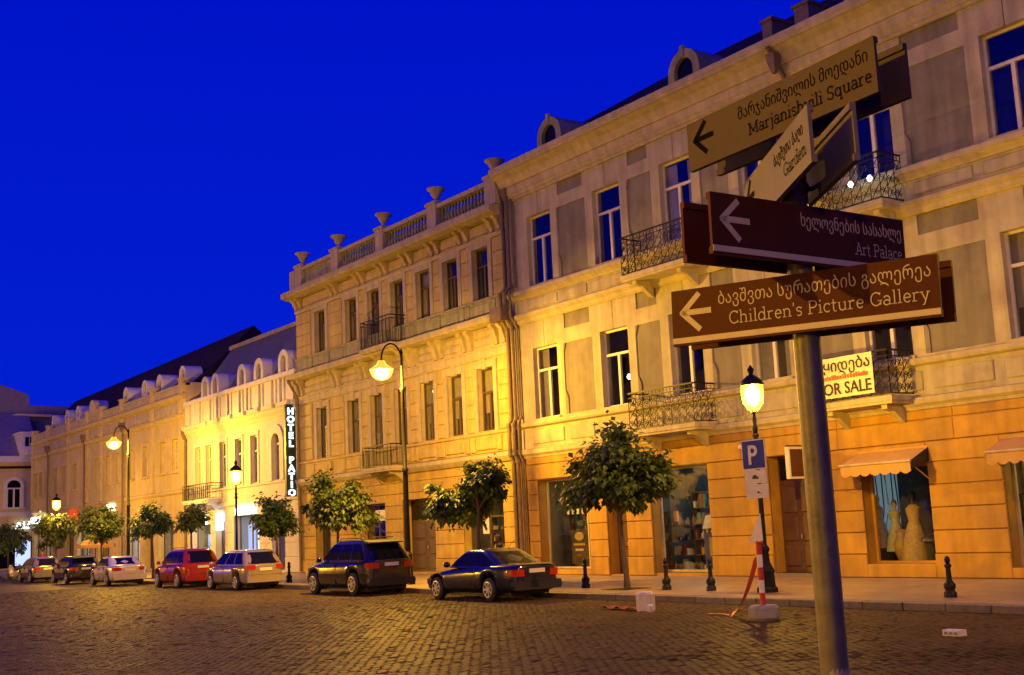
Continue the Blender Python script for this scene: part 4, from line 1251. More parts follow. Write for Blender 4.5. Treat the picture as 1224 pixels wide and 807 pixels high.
# ================================================================== CROSS-STREET HOUSE at the far end
QX = -124.0
crs = thing('end_house', 'pinkish house with purple slate gables closing the street at the far left', 'house', (QX, 20.0, 0))
def qb(mb, y0, y1, z0, z1, out0=0.0, out1=.1):
    mb.box(QX + out0, QX + out1, y0, y1, z0, z1)
mb = MB(); mb.box(QX - 10, QX, -4, 33.0, -.04, 10.6); mb.build('wall', M_PINK, crs)
mb = MB(); qb(mb, -4, 29.7, 10.35, 10.95, .0, .35); mb.build('cornice', M_WHITE, crs)
mb = MB(); qb(mb, -4, 29.7, 9.75, 10.0, .0, .16); mb.build('fascia', M_DARKROOF, crs)
mb = MB(); qb(mb, -4, 29.7, 5.2, 5.6, .0, .14); mb.build('string_course', M_WHITE, crs)
for k in range(8):
    yc = 27.8 - k * 3.3
    mb = MB()
    def yz(pts, x0, x1):
        mb.add([(x0, y, z) for y, z in pts] + [(x1, y, z) for y, z in pts], [tuple(range(len(pts))), tuple(range(2 * len(pts) - 1, len(pts) - 1, -1))] + [(i, (i + 1) % len(pts), len(pts) + (i + 1) % len(pts), len(pts) + i) for i in range(len(pts))])
    for i in range(10):
        a, b = R(180 * i / 10), R(180 * (i + 1) / 10)
        yz([(yc + .62 * math.cos(a), 8.1 + .55 * math.sin(a)), (yc + .92 * math.cos(a), 8.1 + .85 * math.sin(a)), (yc + .92 * math.cos(b), 8.1 + .85 * math.sin(b)), (yc + .62 * math.cos(b), 8.1 + .55 * math.sin(b))], QX, QX + .12)
    mb.box(QX, QX + .12, yc - .92, yc - .62, 6.05, 8.1); mb.box(QX, QX + .12, yc + .62, yc + .92, 6.05, 8.1); mb.box(QX, QX + .18, yc - 1.05, yc + 1.05, 5.88, 6.05)
    w_ = mb.build('window', M_WHITE, crs)
    mb = MB(); yz([(yc + .62 * math.cos(R(a)), 8.1 + .55 * math.sin(R(a))) for a in range(0, 181, 18)] + [(yc - .62, 6.05), (yc + .62, 6.05)], QX + .01, QX + .03); mb.build('pane', M_CARGLASS, w_)
    mb = MB(); mb.box(QX + .03, QX + .07, yc - .08, yc + .08, 6.05, 7.85); mb.box(QX + .03, QX + .07, yc - .62, yc + .62, 7.78, 7.92); mb.box(QX + .03, QX + .06, yc - .62, yc - .54, 6.05, 7.8); mb.box(QX + .03, QX + .06, yc + .54, yc + .62, 6.05, 7.8); mb.build('sash', M_WHITE, w_)
def slab(pts, x0, x1, name, m, par):
    mb = MB(); n = len(pts)
    mb.add([(x0, y, z) for y, z in pts] + [(x1, y, z) for y, z in pts], [tuple(range(n)), tuple(range(2 * n - 1, n - 1, -1))] + [(i, (i + 1) % n, n + (i + 1) % n, n + i) for i in range(n)])
    return mb.build(name, m, par)
mb = MB(); mb.quad((QX + .2, -4, 10.9), (QX + .2, 30.2, 10.9), (QX - 5, 30.2, 15.6), (QX - 5, -4, 15.6)); mb.build('roof', M_PURPLE, crs)
slab([(14, 10.2), (40, 10.2), (40, 16.40), (36, 16.50), (30.55, 16.60), (30.45, 17.7), (27.6, 18.7), (23, 20.2), (14, 17.0)], QX - 7.5, QX - 6, 'gable_wall', M_PURPLE, crs)
slab([(14, 14.9), (27.5, 14.9), (29.15, 15.35), (32.5, 15.30), (32.5, 15.55), (29.1, 15.62), (27.4, 15.1), (14, 15.1)], QX - 5.9, QX - 4.8, 'roof_coping', M_PINK, crs)
mb = MB(); mb.box(QX - 2.5, QX + .3, 28.25, 29.55, 10.93, 13.1); mb.box(QX - 2.5, QX + .4, 28.15, 29.65, 13.1, 13.3); dm = mb.build('dormer', M_WHITE, crs)
mb = MB(); mb.box(QX + .3, QX + .32, 28.7, 29.05, 11.9, 12.8); mb.box(QX + .3, QX + .32, 29.15, 29.5, 11.9, 12.8); mb.build('dormer_pane', M_CARGLASS, dm)
mb = MB(); mb.box(QX + .36, QX + .7, 28.75, 29.5, 11.0, 11.6); mb.lathe((QX + .72, 29.1, 11.3), [(.24, -.01), (.24, .02)], 14, 'x'); mb.build('air_conditioner', M_WPAINT, crs)
me = text_mesh('ALI', .95, 'shop_letters', emit('lit_letters_white', (.9, .95, 1), 4), extrude=.05, bold=.02)
o = link('shop_letters', me, crs, (QX + .22, 27.95, 4.0)); o.rotation_euler = (R(90), 0, R(90))
mb = MB(); qb(mb, 20, 29.6, .3, 3.2, .01, .04); mb.build('shop_window', M_CARGLASS, crs)
mb = MB(); qb(mb, 28.0, 29.4, .5, 2.9, .05, .07); mb.build('lit_panel', M_LITBLUE, crs)

# ================================================================== NEAR SIDE OF THE STREET (unseen terrace, added to block sky light and show in the window glass)
nr = thing('blocker_terrace', 'unseen terrace on the near side behind the viewer, added to block sky light', 'house', (-20, -13.5, ZP))
def near_wall(x0, x1, zt, m):
    hs = []
    ws = []
    x = x0 + 1.6
    while x < x1 - 2:
        for z in (1.2, 5.6, 9.8, 14.0):
            hs.append((x, x + 1.3, z, z + 2.4)); ws.append((x, z))
        x += 3.4
    xs = sorted({x0, x1} | {h[i] for h in hs for i in (0, 1)}); zs = sorted({ZP - .1, zt} | {h[i] for h in hs for i in (2, 3)})
    mb = MB()
    for i in range(len(xs) - 1):
        for j in range(len(zs) - 1):
            cx, cz = (xs[i] + xs[i + 1]) / 2, (zs[j] + zs[j + 1]) / 2
            if not any(h[0] < cx < h[1] and h[2] < cz < h[3] for h in hs):
                mb.quad((xs[i], -13.5, zs[j]), (xs[i + 1], -13.5, zs[j]), (xs[i + 1], -13.5, zs[j + 1]), (xs[i], -13.5, zs[j + 1]))
    mb.quad((x0, -13.5, zt), (x1, -13.5, zt), (x1, -19, zt + 3), (x0, -19, zt + 3))
    mb.quad((x0, -13.5, 0), (x0, -24, 0), (x0, -24, zt), (x0, -13.5, zt)); mb.quad((x1, -13.5, 0), (x1, -24, 0), (x1, -24, zt), (x1, -13.5, zt))
    mb.box(x0, x1, -13.8, -13.1, zt - .4, zt)
    mb.build('wall', m, nr)
    for x, z in ws:
        m2 = MB(); m2.quad((x, -13.7, z), (x + 1.3, -13.7, z), (x + 1.3, -13.7, z + 2.4), (x, -13.7, z + 2.4)); w_ = m2.build('window', M_CARGLASS, nr)
def add_blocker_house():  # unseen house, added to keep sky reflections off the sign boards
    h_ = thing('blocker_house', 'unseen house beyond the right edge, added to block sky reflected in the signs', 'house', (20, YW, ZP))
    mb = MB(); hs = []
    for k in range(12):
        for z in (.6, 6.0, 11.2):
            hs.append((-2.5 + k * 4, -.9 + k * 4, z, z + 2.8))
    grid_wall(mb, MX1 + .02, 45, ZP - .02, 16.0, hs, y=YW + .05); mb.quad((MX1 + .02, YW, 16.0), (45, YW, 16.0), (45, YW + 8, 19.0), (MX1 + .02, YW + 8, 19.0)); mb.box(MX1 + .02, 45, YW - .4, YW + .1, 15.6, 16.1)
    mb.build('wall', M_STONE, h_)
    for a, b, z0, z1 in hs:
        m2 = MB(); m2.quad((a, YW + .3, z0), (b, YW + .3, z0), (b, YW + .3, z1), (a, YW + .3, z1)); m2.build('window', M_CARGLASS, h_)
add_blocker_house()
near_wall(-122, -84, 18, M_FAR); near_wall(-84, -46, 20.5, M_STONE); near_wall(-46, -8, 19, M_PINK); near_wall(-8, 45, 20, M_STONE)

# ================================================================== TREES
M_BARK = mat('bark', (.10, .075, .055), .85, .3, 9.0, .4, 50)
def leaf_mat(name, a, b):
    m, t = new_mat(name)
    L = t.links.new
    o = N(t, 'ShaderNodeOutputMaterial'); p = N(t, 'ShaderNodeBsdfPrincipled')
    p.inputs['Roughness'].default_value = .5
    geo = N(t, 'ShaderNodeNewGeometry')
    mx = N(t, 'ShaderNodeMixRGB'); mx.inputs[1].default_value = (*a, 1); mx.inputs[2].default_value = (*b, 1)
    L(geo.outputs['Random Per Island'], mx.inputs[0]); L(mx.outputs[0], p.inputs['Base Color'])
    tl = N(t, 'ShaderNodeBsdfTranslucent'); L(mx.outputs[0], tl.inputs[0])
    ms = N(t, 'ShaderNodeMixShader'); ms.inputs[0].default_value = .3
    L(p.outputs[0], ms.inputs[1]); L(tl.outputs[0], ms.inputs[2]); L(ms.outputs[0], o.inputs[0])
    return m
M_LEAF = leaf_mat('leaf_green', (.042, .078, .011), (.14, .19, .03))
M_LEAF2 = leaf_mat('leaf_dark', (.035, .08, .014), (.11, .17, .03))
def crown_mesh(lobes, n, size, m, seed):
    rr = random.Random(seed)
    mb = MB()
    clumps = []
    vol = [l[3] * l[4] * l[5] for l in lobes]
    for li, (cx, cy, cz, rx, ry, rz) in enumerate(lobes):
        for k in range(int(44 * vol[li] / sum(vol)) + 5):
            while True:
                u = Vector((rr.gauss(0, 1), rr.gauss(0, 1), rr.gauss(0, 1))).normalized()
                if u.z > -.75:
                    break
            q = rr.uniform(.3, 1.0)
            clumps.append((Vector((cx + u.x * rx * q, cy + u.y * ry * q, cz + u.z * rz * q)), Vector((u.x / rx, u.y / ry, u.z / rz)).normalized(), rr.uniform(.20, .40) * min(rx, rz) / 1.1))
    for k in range(n):
        c, out, cr_ = clumps[rr.randrange(len(clumps))]
        d = Vector((rr.gauss(0, .5), rr.gauss(0, .5), rr.gauss(0, .42)))
        pos = c + d * cr_ * 1.5
        o2 = (out + Vector((rr.gauss(0, .45), rr.gauss(0, .45), rr.gauss(0, .3)))).normalized()
        # leaf hangs outward and down
        tip = (o2 * .75 + Vector((0, 0, -rr.uniform(.35, 1.1)))).normalized()
        side = tip.cross(Vector((rr.gauss(0, .3), rr.gauss(0, .3), 1))).normalized()
        nrm = side.cross(tip)
        s = size * rr.uniform(.65, 1.25)
        a = pos; b = pos + tip * s
        m1 = pos + tip * s * .42
        l_ = m1 + side * s * .36 + nrm * s * .10
        r_ = m1 - side * s * .36 + nrm * s * .10
        mb.add((a, l_, b, r_), ((0, 1, 2), (0, 2, 3)))
    return mb.mesh('crown', m)
def tree(label, x, y, zb, trunk_top, lobes, n, size, m, seed, lean=0.0, r0=.085):
    t = thing('street_tree', label, 'tree', (x, y, ZP), 'round headed trees along the pavement')
    rr = random.Random(seed)
    mb = MB()
    cx = sum(l[0] for l in lobes) / len(lobes)
    pts = []
    for i in range(7):
        f = i / 6
        pts.append((x + lean * f + .03 * math.sin(f * 5 + seed), y + .03 * math.cos(f * 4), ZP - .03 + (trunk_top - ZP) * f))
    mb.tube(pts, [r0 * (1.25 if i == 0 else 1 - .45 * i / 6) for i in range(7)], 9)
    tr = mb.build('trunk', M_BARK, t, 60)
    top = Vector(pts[-1])
    for (lx, ly, lz, rx, ry, rz) in lobes:
        for k in range(4):
            u = Vector((rr.uniform(-.7, .7) * rx, rr.uniform(-.7, .7) * ry, rr.uniform(-.2, .7) * rz)) + Vector((x + lx, y + ly, lz))
            mid_ = (top + u) / 2 + Vector((0, 0, .12))
            m2 = MB(); m2.tube([top - Vector((0, 0, .1)), mid_, u], [r0 * .45, r0 * .28, r0 * .08], 6); m2.build('limb', M_BARK, tr, 60)
    wl = [(x + a, y + b, c, d, e, f) for a, b, c, d, e, f in lobes]
    me = crown_mesh([(a - x, b - y, c - ZP, d, e, f) for a, b, c, d, e, f in wl], n, size, m, seed)
    link('crown', me, t, (x, y, ZP))
    # grate ring
    mb = MB(); mb.box(x - .5, x + .5, y - .5, y + .5, ZP - .002, ZP + .012); mb.build('tree_grate', M_IRON, t)
    return t
TY = 22.2
tree('largest drooping street tree, in front of the teal lit shop window', -26.6, TY, 0, 2.3, [(0, 0, 3.42, 1.15, 1.2, 1.02), (.98, 0, 3.0, .92, .95, .75), (-.95, 0, 3.1, .9, .95, .8), (.1, -.2, 2.8, 1.1, 1.0, .55)], 9000, .20, M_LEAF, 1)
tree('two lobed dark street tree behind the navy car', -34.0, TY, 0, 2.75, [(-1.3, 0, 2.85, 1.0, 1.0, .85), (.35, 0, 3.5, .95, .95, .75), (-.5, .1, 3.2, .7, .8, .6)], 7000, .18, M_LEAF2, 2, lean=.1)
tree('wide domed street tree behind the dark suv', -44.2, TY, 0, 2.25, [(.1, 0, 3.35, 1.5, 1.45, 1.05), (-.75, 0, 2.85, 1.0, 1.0, .75), (.85, 0, 2.85, .95, 1.0, .75)], 7000, .18, M_LEAF, 3)
tree('compact round street tree under the vertical hotel sign', -50.1, TY, 0, 2.1, [(0, 0, 2.9, .9, .95, .85), (-.4, 0, 2.5, .5, .6, .6)], 3600, .17, M_LEAF2, 4)
tree('smallest street tree, beside the lantern by the hotel balcony', -60.6, TY, 0, 2.5, [(0, 0, 3.1, .68, .75, .72)], 2200, .17, M_LEAF, 5)
tree('dark flat topped street tree behind the red car', -66.6, TY, 0, 2.5, [(-.3, 0, 3.5, .8, .9, .7), (-.6, 0, 2.95, 1.0, 1.0, .8), (.5, 0, 3.0, .9, .9, .7)], 4000, .19, M_LEAF2, 6)
tree('broad olive street tree behind the white saloon', -76.0, TY, 0, 2.3, [(-.3, 0, 3.4, 1.35, 1.3, 1.0), (.5, 0, 2.9, 1.1, 1.0, .8)], 4000, .21, M_LEAF, 7)
tree('brownish street tree beneath the leftmost glowing lantern', -86.4, TY, 0, 2.3, [(-.3, 0, 3.3, 1.5, 1.3, 1.1), (-1.0, 0, 2.7, .9, .9, .7)], 3400, .23, M_LEAF, 8)
tree('dark street tree at the left edge of the row', -100.4, TY, 0, 2.0, [(0, 0, 2.9, 1.4, 1.3, 1.3)], 2600, .25, M_LEAF2, 9)

# ================================================================== STREET LAMPS
def burner(root, loc, kind, radius=.13, power=None):
    ld = bpy.data.lights.new('burner', 'POINT')
    ld.energy = power or LAMP_W[kind]
    ld.color = LAMP_COL
    ld.shadow_soft_size = radius
    o = bpy.data.objects.new('burner', ld)
    COL.objects.link(o); o.parent = root
    o.location = Vector(loc) - wloc(root)
    return o
def lantern_post(label, x, y, power=None):
    t = thing('lantern_post', label, 'street lamp', (x, y, ZP), 'heritage lanterns on the pavement edge')
    z = ZP
    mb = MB(); mb.lathe((x, y, z), [(.27, 0), (.27, .10), (.22, .14), (.20, .45), (.23, .50), (.19, .58), (.12, .72), (.10, .95), (.13, 1.0), (.13, 1.06), (.08, 1.12)], 8, ang=R(22.5)); mb.build('pedestal', M_IRON, t, 40)
    mb = MB(); mb.lathe((x, y, z), [(.07, 1.10), (.058, 2.6), (.05, 3.75), (.085, 3.78), (.085, 3.84), (.05, 3.88), (.075, 4.0), (.045, 4.08), (.06, 4.2), (.03, 4.32), (.055, 4.40)], 12); mb.build('post', M_IRON, t, 50)
    mb = MB(); mb.lathe((x, y, z), [(.07, 4.40), (.16, 4.46), (.245, 4.62), (.275, 4.82), (.275, 5.06)], 14); mb.build('lamp_glass', M_LAMPGLASS, t, 60)
    mb = MB(); mb.lathe((x, y, z), [(.30, 5.06), (.31, 5.10), (.24, 5.20), (.11, 5.30), (.05, 5.34), (.07, 5.40), (.09, 5.46), (.04, 5.53), (.01, 5.58)], 14)
    for k in range(6):
        a = R(60 * k); c, s_ = math.cos(a), math.sin(a)
        mb.tube([(x + .07 * c, y + .07 * s_, z + 4.38), (x + .25 * c, y + .25 * s_, z + 4.60), (x + .285 * c, y + .285 * s_, z + 4.82), (x + .285 * c, y + .285 * s_, z + 5.07)], .009, 4)
    mb.build('lamp_cap', M_IRON, t, 50)
    mb = MB(); mb.lathe((x, y, z + 4.78), [(.03, -.24), (.13, -.18), (.19, -.02), (.19, .12), (.12, .22), (.03, .26)], 12); mb.build('burner_globe', M_BURNER, t, 60)
    burner(t, (x, y, z + 4.80), 'lantern', .13, power)
    return t
def arm_lamp(label, x, y, power=None):
    t = thing('arm_lamp', label, 'street lamp', (x, y, ZP), 'tall lamps with a curved arm over the kerb')
    z = ZP
    mb = MB(); mb.lathe((x, y, z), [(.24, 0), (.24, .12), (.18, .18), (.16, 1.0), (.19, 1.05), (.12, 1.15)], 10); mb.build('pedestal', M_IRON, t, 40)
    mb = MB(); mb.lathe((x, y, z), [(.11, 1.1), (.095, 4.0), (.12, 4.02), (.12, 4.12), (.08, 4.16), (.065, 6.9), (.10, 6.94), (.10, 7.04), (.05, 7.1), (.045, 8.3), (.07, 8.34), (.02, 8.5)], 12); mb.build('post', M_IRON, t, 50)
    mb = MB()
    pa = [(x, y, z + 7.6)]
    for k in range(9):
        a = R(180 - 22.5 * k)
        pa.append((x, y - .42 - .42 * -math.cos(a) * -1 if False else y - .42 + .42 * -math.cos(a), z + 8.15 + .50 * math.sin(a)))
    pa.append((x, y - .84, z + 8.05))
    # arm rises from the post and bends over the kerb
    pa = [(x, y, z + 7.5)] + [(x, y - .42 + .42 * math.cos(R(k * 18)), z + 8.05 + .62 * math.sin(R(k * 18))) for k in range(11)] + [(x, y - .84, z + 7.95)]
    mb.tube(pa, .032, 8)
    mb.build('arm', M_IRON, t, 50)
    xl, yl, zl = x, y - .84, z + 7.95
    mb = MB(); mb.lathe((xl, yl, zl), [(.05, .08), (.09, .04), (.12, -.02), (.16, -.10), (.43, -.24), (.43, -.27)][::-1], 16); mb.build('lamp_hood', M_IRON, t, 50)
    mb = MB(); mb.lathe((xl, yl, zl), [(.435, -.275), (.44, -.24), (.30, -.16), (.19, -.08), (.15, -.01), (.12, .06)], 16); mb.build('lamp_bell', M_LAMPGLASS, t, 60)
    mb = MB(); mb.lathe((xl, yl, zl), [(.02, -.66), (.20, -.62), (.34, -.50), (.41, -.34), (.41, -.275)], 16); mb.build('lamp_glass', M_LAMPGLASS, t, 60)
    mb = MB(); mb.lathe((xl, yl, zl - .42), [(.03, -.19), (.15, -.15), (.25, -.03), (.25, .06), (.14, .12), (.03, .13)], 12); mb.build('burner_globe', M_BURNER, t, 60)
    burner(t, (xl, yl, zl - .42), 'tall', .12, power)
    return t
lantern_post('lit heritage lantern rising behind the blue parking sign', -21.25, TY)
arm_lamp('tall lit lamp with curved arm in front of the ochre house', -38.35, 22.0)
lantern_post('lit heritage lantern in front of the hotel doorway', -54.7, TY, 420)
arm_lamp('tall lit lamp with curved arm before the long sandy house', -70.25, 22.0)
lantern_post('leftmost lit lantern glowing above the brownish tree', -86.6, TY)
arm_lamp('unseen tall lamp added behind the viewer to light the sign boards', -9.0, -9.2, 8000)  # out of view, added to light the sign boards
arm_lamp('unseen tall lamp added as warm fill across from the ochre house', -41.0, -9.2)  # this and the next two: unseen, added as warm fill on the upper fronts
arm_lamp('unseen tall lamp added as warm fill across from the hotel', -73.0, -9.2)
arm_lamp('unseen tall lamp added as warm fill near the street end', -108.0, -9.2, 14000)
lantern_post('unseen lantern added right of the viewer to light the signs', 7.0, -8.9)  # out of view, added for light on the board facing right
arm_lamp('unseen tall lamp added past the right edge, continuing the row', -4.6, 22.0, 2500)  # unseen extra lamp, placed at the row's spacing
# ================================================================== BOLLARDS
def bollard(label, x, y):
    t = thing('bollard', label, 'bollard', (x, y, ZP), 'black iron bollards along the kerb')
    mb = MB(); mb.lathe((x, y, ZP), [(.13, 0), (.13, .10), (.10, .13), (.10, .16), (.12, .20), (.12, .27), (.075, .32), (.06, .36)], 12); mb.build('base', M_IRON, t, 50)
    mb = MB(); mb.lathe((x, y, ZP), [(.06, .34), (.05, .60), (.075, .62), (.075, .66), (.045, .69)], 12); mb.build('shaft', M_IRON, t, 50)
    mb = MB(); mb.lathe((x, y, ZP), [(.03, .68), (.055, .72), (.06, .77), (.045, .82), (.01, .845)], 12); mb.build('knob', M_IRON, t, 60)
    return t
bollard('black bollard behind the tail of the navy car', -28.4, TY)
bollard('black bollard below the teal lit shop window', -24.9, TY)
bollard('black bollard left of the lantern pedestal', -23.2, TY)
bollard('black bollard standing below the awning shop to the right of the signpost', -15.9, 21.95)
bollard('black bollard between the dark suv and the silver estate', -47.6, 21.6)
# ================================================================== PARKING SIGN on the lantern post
ps = thing('parking_sign', 'blue parking sign with two white plates under it on the lantern post', 'sign', (-21.2, TY - .12, 2.4))
M_SIGNBLUE = mat('sign_blue', (.012, .016, .28), .5, .1, 6.0, spec=.25)
M_SIGNWHITE = mat('sign_white', (.70, .67, .54), .5, .12, 5.0)
yy = TY - .14
mb = MB(); mb.box(-21.62, -20.84, yy - .012, yy + .012, 3.10, 3.84); mb.build('plate_back', M_SIGNWHITE, ps)
mb = MB(); mb.box(-21.59, -20.87, yy - .018, yy - .012, 3.13, 3.81); pp = mb.build('plate_face', M_SIGNBLUE, ps)
me = text_mesh('P', .66, 'letter', M_SIGNWHITE, align='CENTER', extrude=.003, bold=.012)
o = link('letter', me, pp, (-21.26, yy - .022, 3.24)); o.rotation_euler = (R(90), 0, 0)
for k, (z0, z1) in enumerate(((2.76, 3.08), (2.40, 2.74))):
    mb = MB(); mb.box(-21.58 + .02 * k, -20.86 + .02 * k, yy - .012, yy + .012, z0, z1); pl = mb.build('plate', M_SIGNWHITE, ps)
    mb = MB()
    xc, zc = -21.22 + .14 * k, (z0 + z1) / 2 - .02      # small car pictogram
    mb.extrude_y(yy - .020, yy - .013, [(xc - .10, zc - .03), (xc + .10, zc - .03), (xc + .10, zc + .02), (xc + .05, zc + .03), (xc + .03, zc + .07), (xc - .05, zc + .07), (xc - .08, zc + .03), (xc - .10, zc + .02)])
    mb.build('car_symbol', M_INK, pl)
mb = MB(); mb.add(((-21.4, yy - .021, 2.68), (-21.35, yy - .021, 2.72), (-20.9, yy - .021, 2.56), (-20.86, yy - .021, 2.44)), ((0, 1, 2, 3),)); mb.build('sticker', M_WPAINT, pl)
for z in (2.55, 2.95, 3.4):
    mb = MB(); mb.lathe((-21.25, TY, z), [(.066, -.02), (.066, .02)], 10); mb.box(-21.27, -21.23, yy, TY, z - .015, z + .015)
    mb.build('clamp', M_STEEL, ps)
# ================================================================== ROADSIDE BARRIER AND TAPE
br_ = thing('barrier_post', 'red and white striped barrier post standing in a concrete block', 'barrier', (-16.83, 17.4, 0))
bx, by = -16.80, 17.4
M_CONC = mat('concrete', (.30, .285, .21), .85, .2, 8.0, .3, 40)
mb = MB(); mb.lathe((bx, by, 0), [(.25, -.01), (.31, .06), (.30, .24), (.25, .29), (.08, .30)], 9); mb.build('concrete_base', M_CONC, br_, 30)
for k in range(5):
    mb = MB(); mb.lathe((bx, by, .28 + k * .24), [(.055, 0), (.055, .24)], 10); mb.build('post_band', M_RED if k % 2 == 0 else M_WPAINT, br_, 50)
mb = MB(); mb.add(((bx - .20, by - .06, 1.46), (bx + .16, by - .06, 1.50), (bx + .13, by - .05, 2.02), (bx - .20, by - .03, 1.46), (bx + .16, by - .03, 1.50), (bx + .13, by - .02, 2.02)), ((0, 1, 2), (5, 4, 3), (0, 3, 4, 1), (1, 4, 5, 2), (2, 5, 3, 0))); mb.build('pennant', M_WPAINT, br_)
mb = MB(); mb.lathe((bx + .02, by, 1.44), [(.06, 0), (.075, .05), (.03, .12)], 8); mb.build('post_cap', M_RED, br_, 50)
tp = None
mb = MB()
P0, P1 = Vector((bx - .06, by, 1.22)), Vector((-18.05, 17.75, .02))
n = 14
prev = None
for i in range(n + 1):
    f = i / n
    p = P0.lerp(P1, f) + Vector((0, 0, -.22 * math.sin(math.pi * f)))
    tw = .4 + 1.1 * f
    w = Vector((.08 * math.cos(tw), .05 * math.sin(tw), .06))
    cur = (p - w, p + w)
    if prev:
        mb.add((prev[0], cur[0], cur[1], prev[1]), ((0, 1, 2, 3),))
    prev = cur
# strip along the ground
for i in range(6):
    f = i / 5
    p = P1 + Vector((-.9 * f, .25 * f, .012 + .01 * math.sin(i)))
    cur = (p - Vector((0, .05, 0)), p + Vector((0, .05, .004)))
    mb.add((prev[0], cur[0], cur[1], prev[1]), ((0, 1, 2, 3),)); prev = cur
M_TAPE = mat('red_tape', (.62, .10, .07), .4, .2, 6.0)
tag(mb.build('barrier_tape', M_TAPE), 'red barrier tape running down from the striped post to the road', 'tape')
# concrete stub with red cloth and litter on the road
mb = MB(); mb.lathe((-21.15, 18.2, 0), [(.21, -.01), (.22, .36), (.18, .41)], 9); tag(mb.build('concrete_stub', mat('pale_concrete', (.62, .58, .46), .8, .15, 6.0, .2, 40), None, 30), 'short pale concrete stub standing on the setts by the kerb', 'block')
mb = MB(); mb.lathe((-20.82, 18.05, 0), [(.08, -.01), (.10, .05), (.08, .13), (.03, .16)], 7); tag(mb.build('stone', MATS['pale_concrete'], None, 30), 'small pale stone lying right beside the concrete stub', 'stone')
mb = MB()
for i in range(8):
    for j in range(3):
        def zz_(a, b):
            return .02 + .035 * (1 + math.sin(a * 1.9 + b * 2.3))
        x, y = -22.5 + i * .14, 18.0 + j * .1
        mb.quad((x, y, zz_(i, j)), (x + .14, y, zz_(i + 1, j)), (x + .14, y + .1, zz_(i + 1, j + 1)), (x, y + .1, zz_(i, j + 1)))
tag(mb.build('red_cloth', mat('red_rag', (.25, .03, .02), .9, .2, 8.0), None, 60), 'crumpled dark red cloth lying left of the concrete stub', 'cloth')
kb = thing('kerb_block', 'loose pale kerb block lying alone on the setts at the right', 'block', (-12.03, 16.6, 0))
mb = MB(); mb.cbox(-12.18, -11.86, 16.50, 16.68, -.01, .095, .015); o = mb.build('block_body', M_WPAINT, kb)
for k in range(3):
    mb = MB(); mb.cbox(-12.14 + k * .09, -12.08 + k * .09, 16.49, 16.52, .025, .065, .003); mb.build('block_slot', M_CONC, kb)
# ================================================================== SIGNPOST IN FRONT
PXY = (-2.7606, 3.1653)
sp = thing('signpost', 'steel finger post close by, carrying brown and pale direction boards', 'signpost', (*PXY, 0))
mb = MB(); mb.lathe((*PXY, 0), [(.047, -.02), (.046, 1.0), (.046, 3.44), (.03, 3.45)], 20); mb.build('pole', M_STEEL, sp, 50)
mb = MB(); mb.lathe((*PXY, 0), [(.12, -.02), (.12, .02), (.055, .03), (.052, .12)], 16); mb.build('pole_foot', M_STEEL, sp, 50)
for (z, h_, m) in ((1.40, .10, mat('old_sticker', (.30, .28, .25), .7, .5, 30.0)), (1.10, .12, mat('old_sticker_green', (.20, .24, .18), .7, .6, 30.0)), (1.24, .07, MATS['old_sticker'])):
    mb = MB()
    a0 = R(-70)
    for i in range(6):
        a, b = a0 + R(18 * i), a0 + R(18 * (i + 1))
        mb.quad((PXY[0] + .0475 * math.cos(a), PXY[1] + .0475 * math.sin(a), z), (PXY[0] + .0475 * math.cos(b), PXY[1] + .0475 * math.sin(b), z + .01), (PXY[0] + .0475 * math.cos(b), PXY[1] + .0475 * math.sin(b), z + h_), (PXY[0] + .0475 * math.cos(a), PXY[1] + .0475 * math.sin(a), z + h_ - .015))
    mb.build('sticker', m, sp)
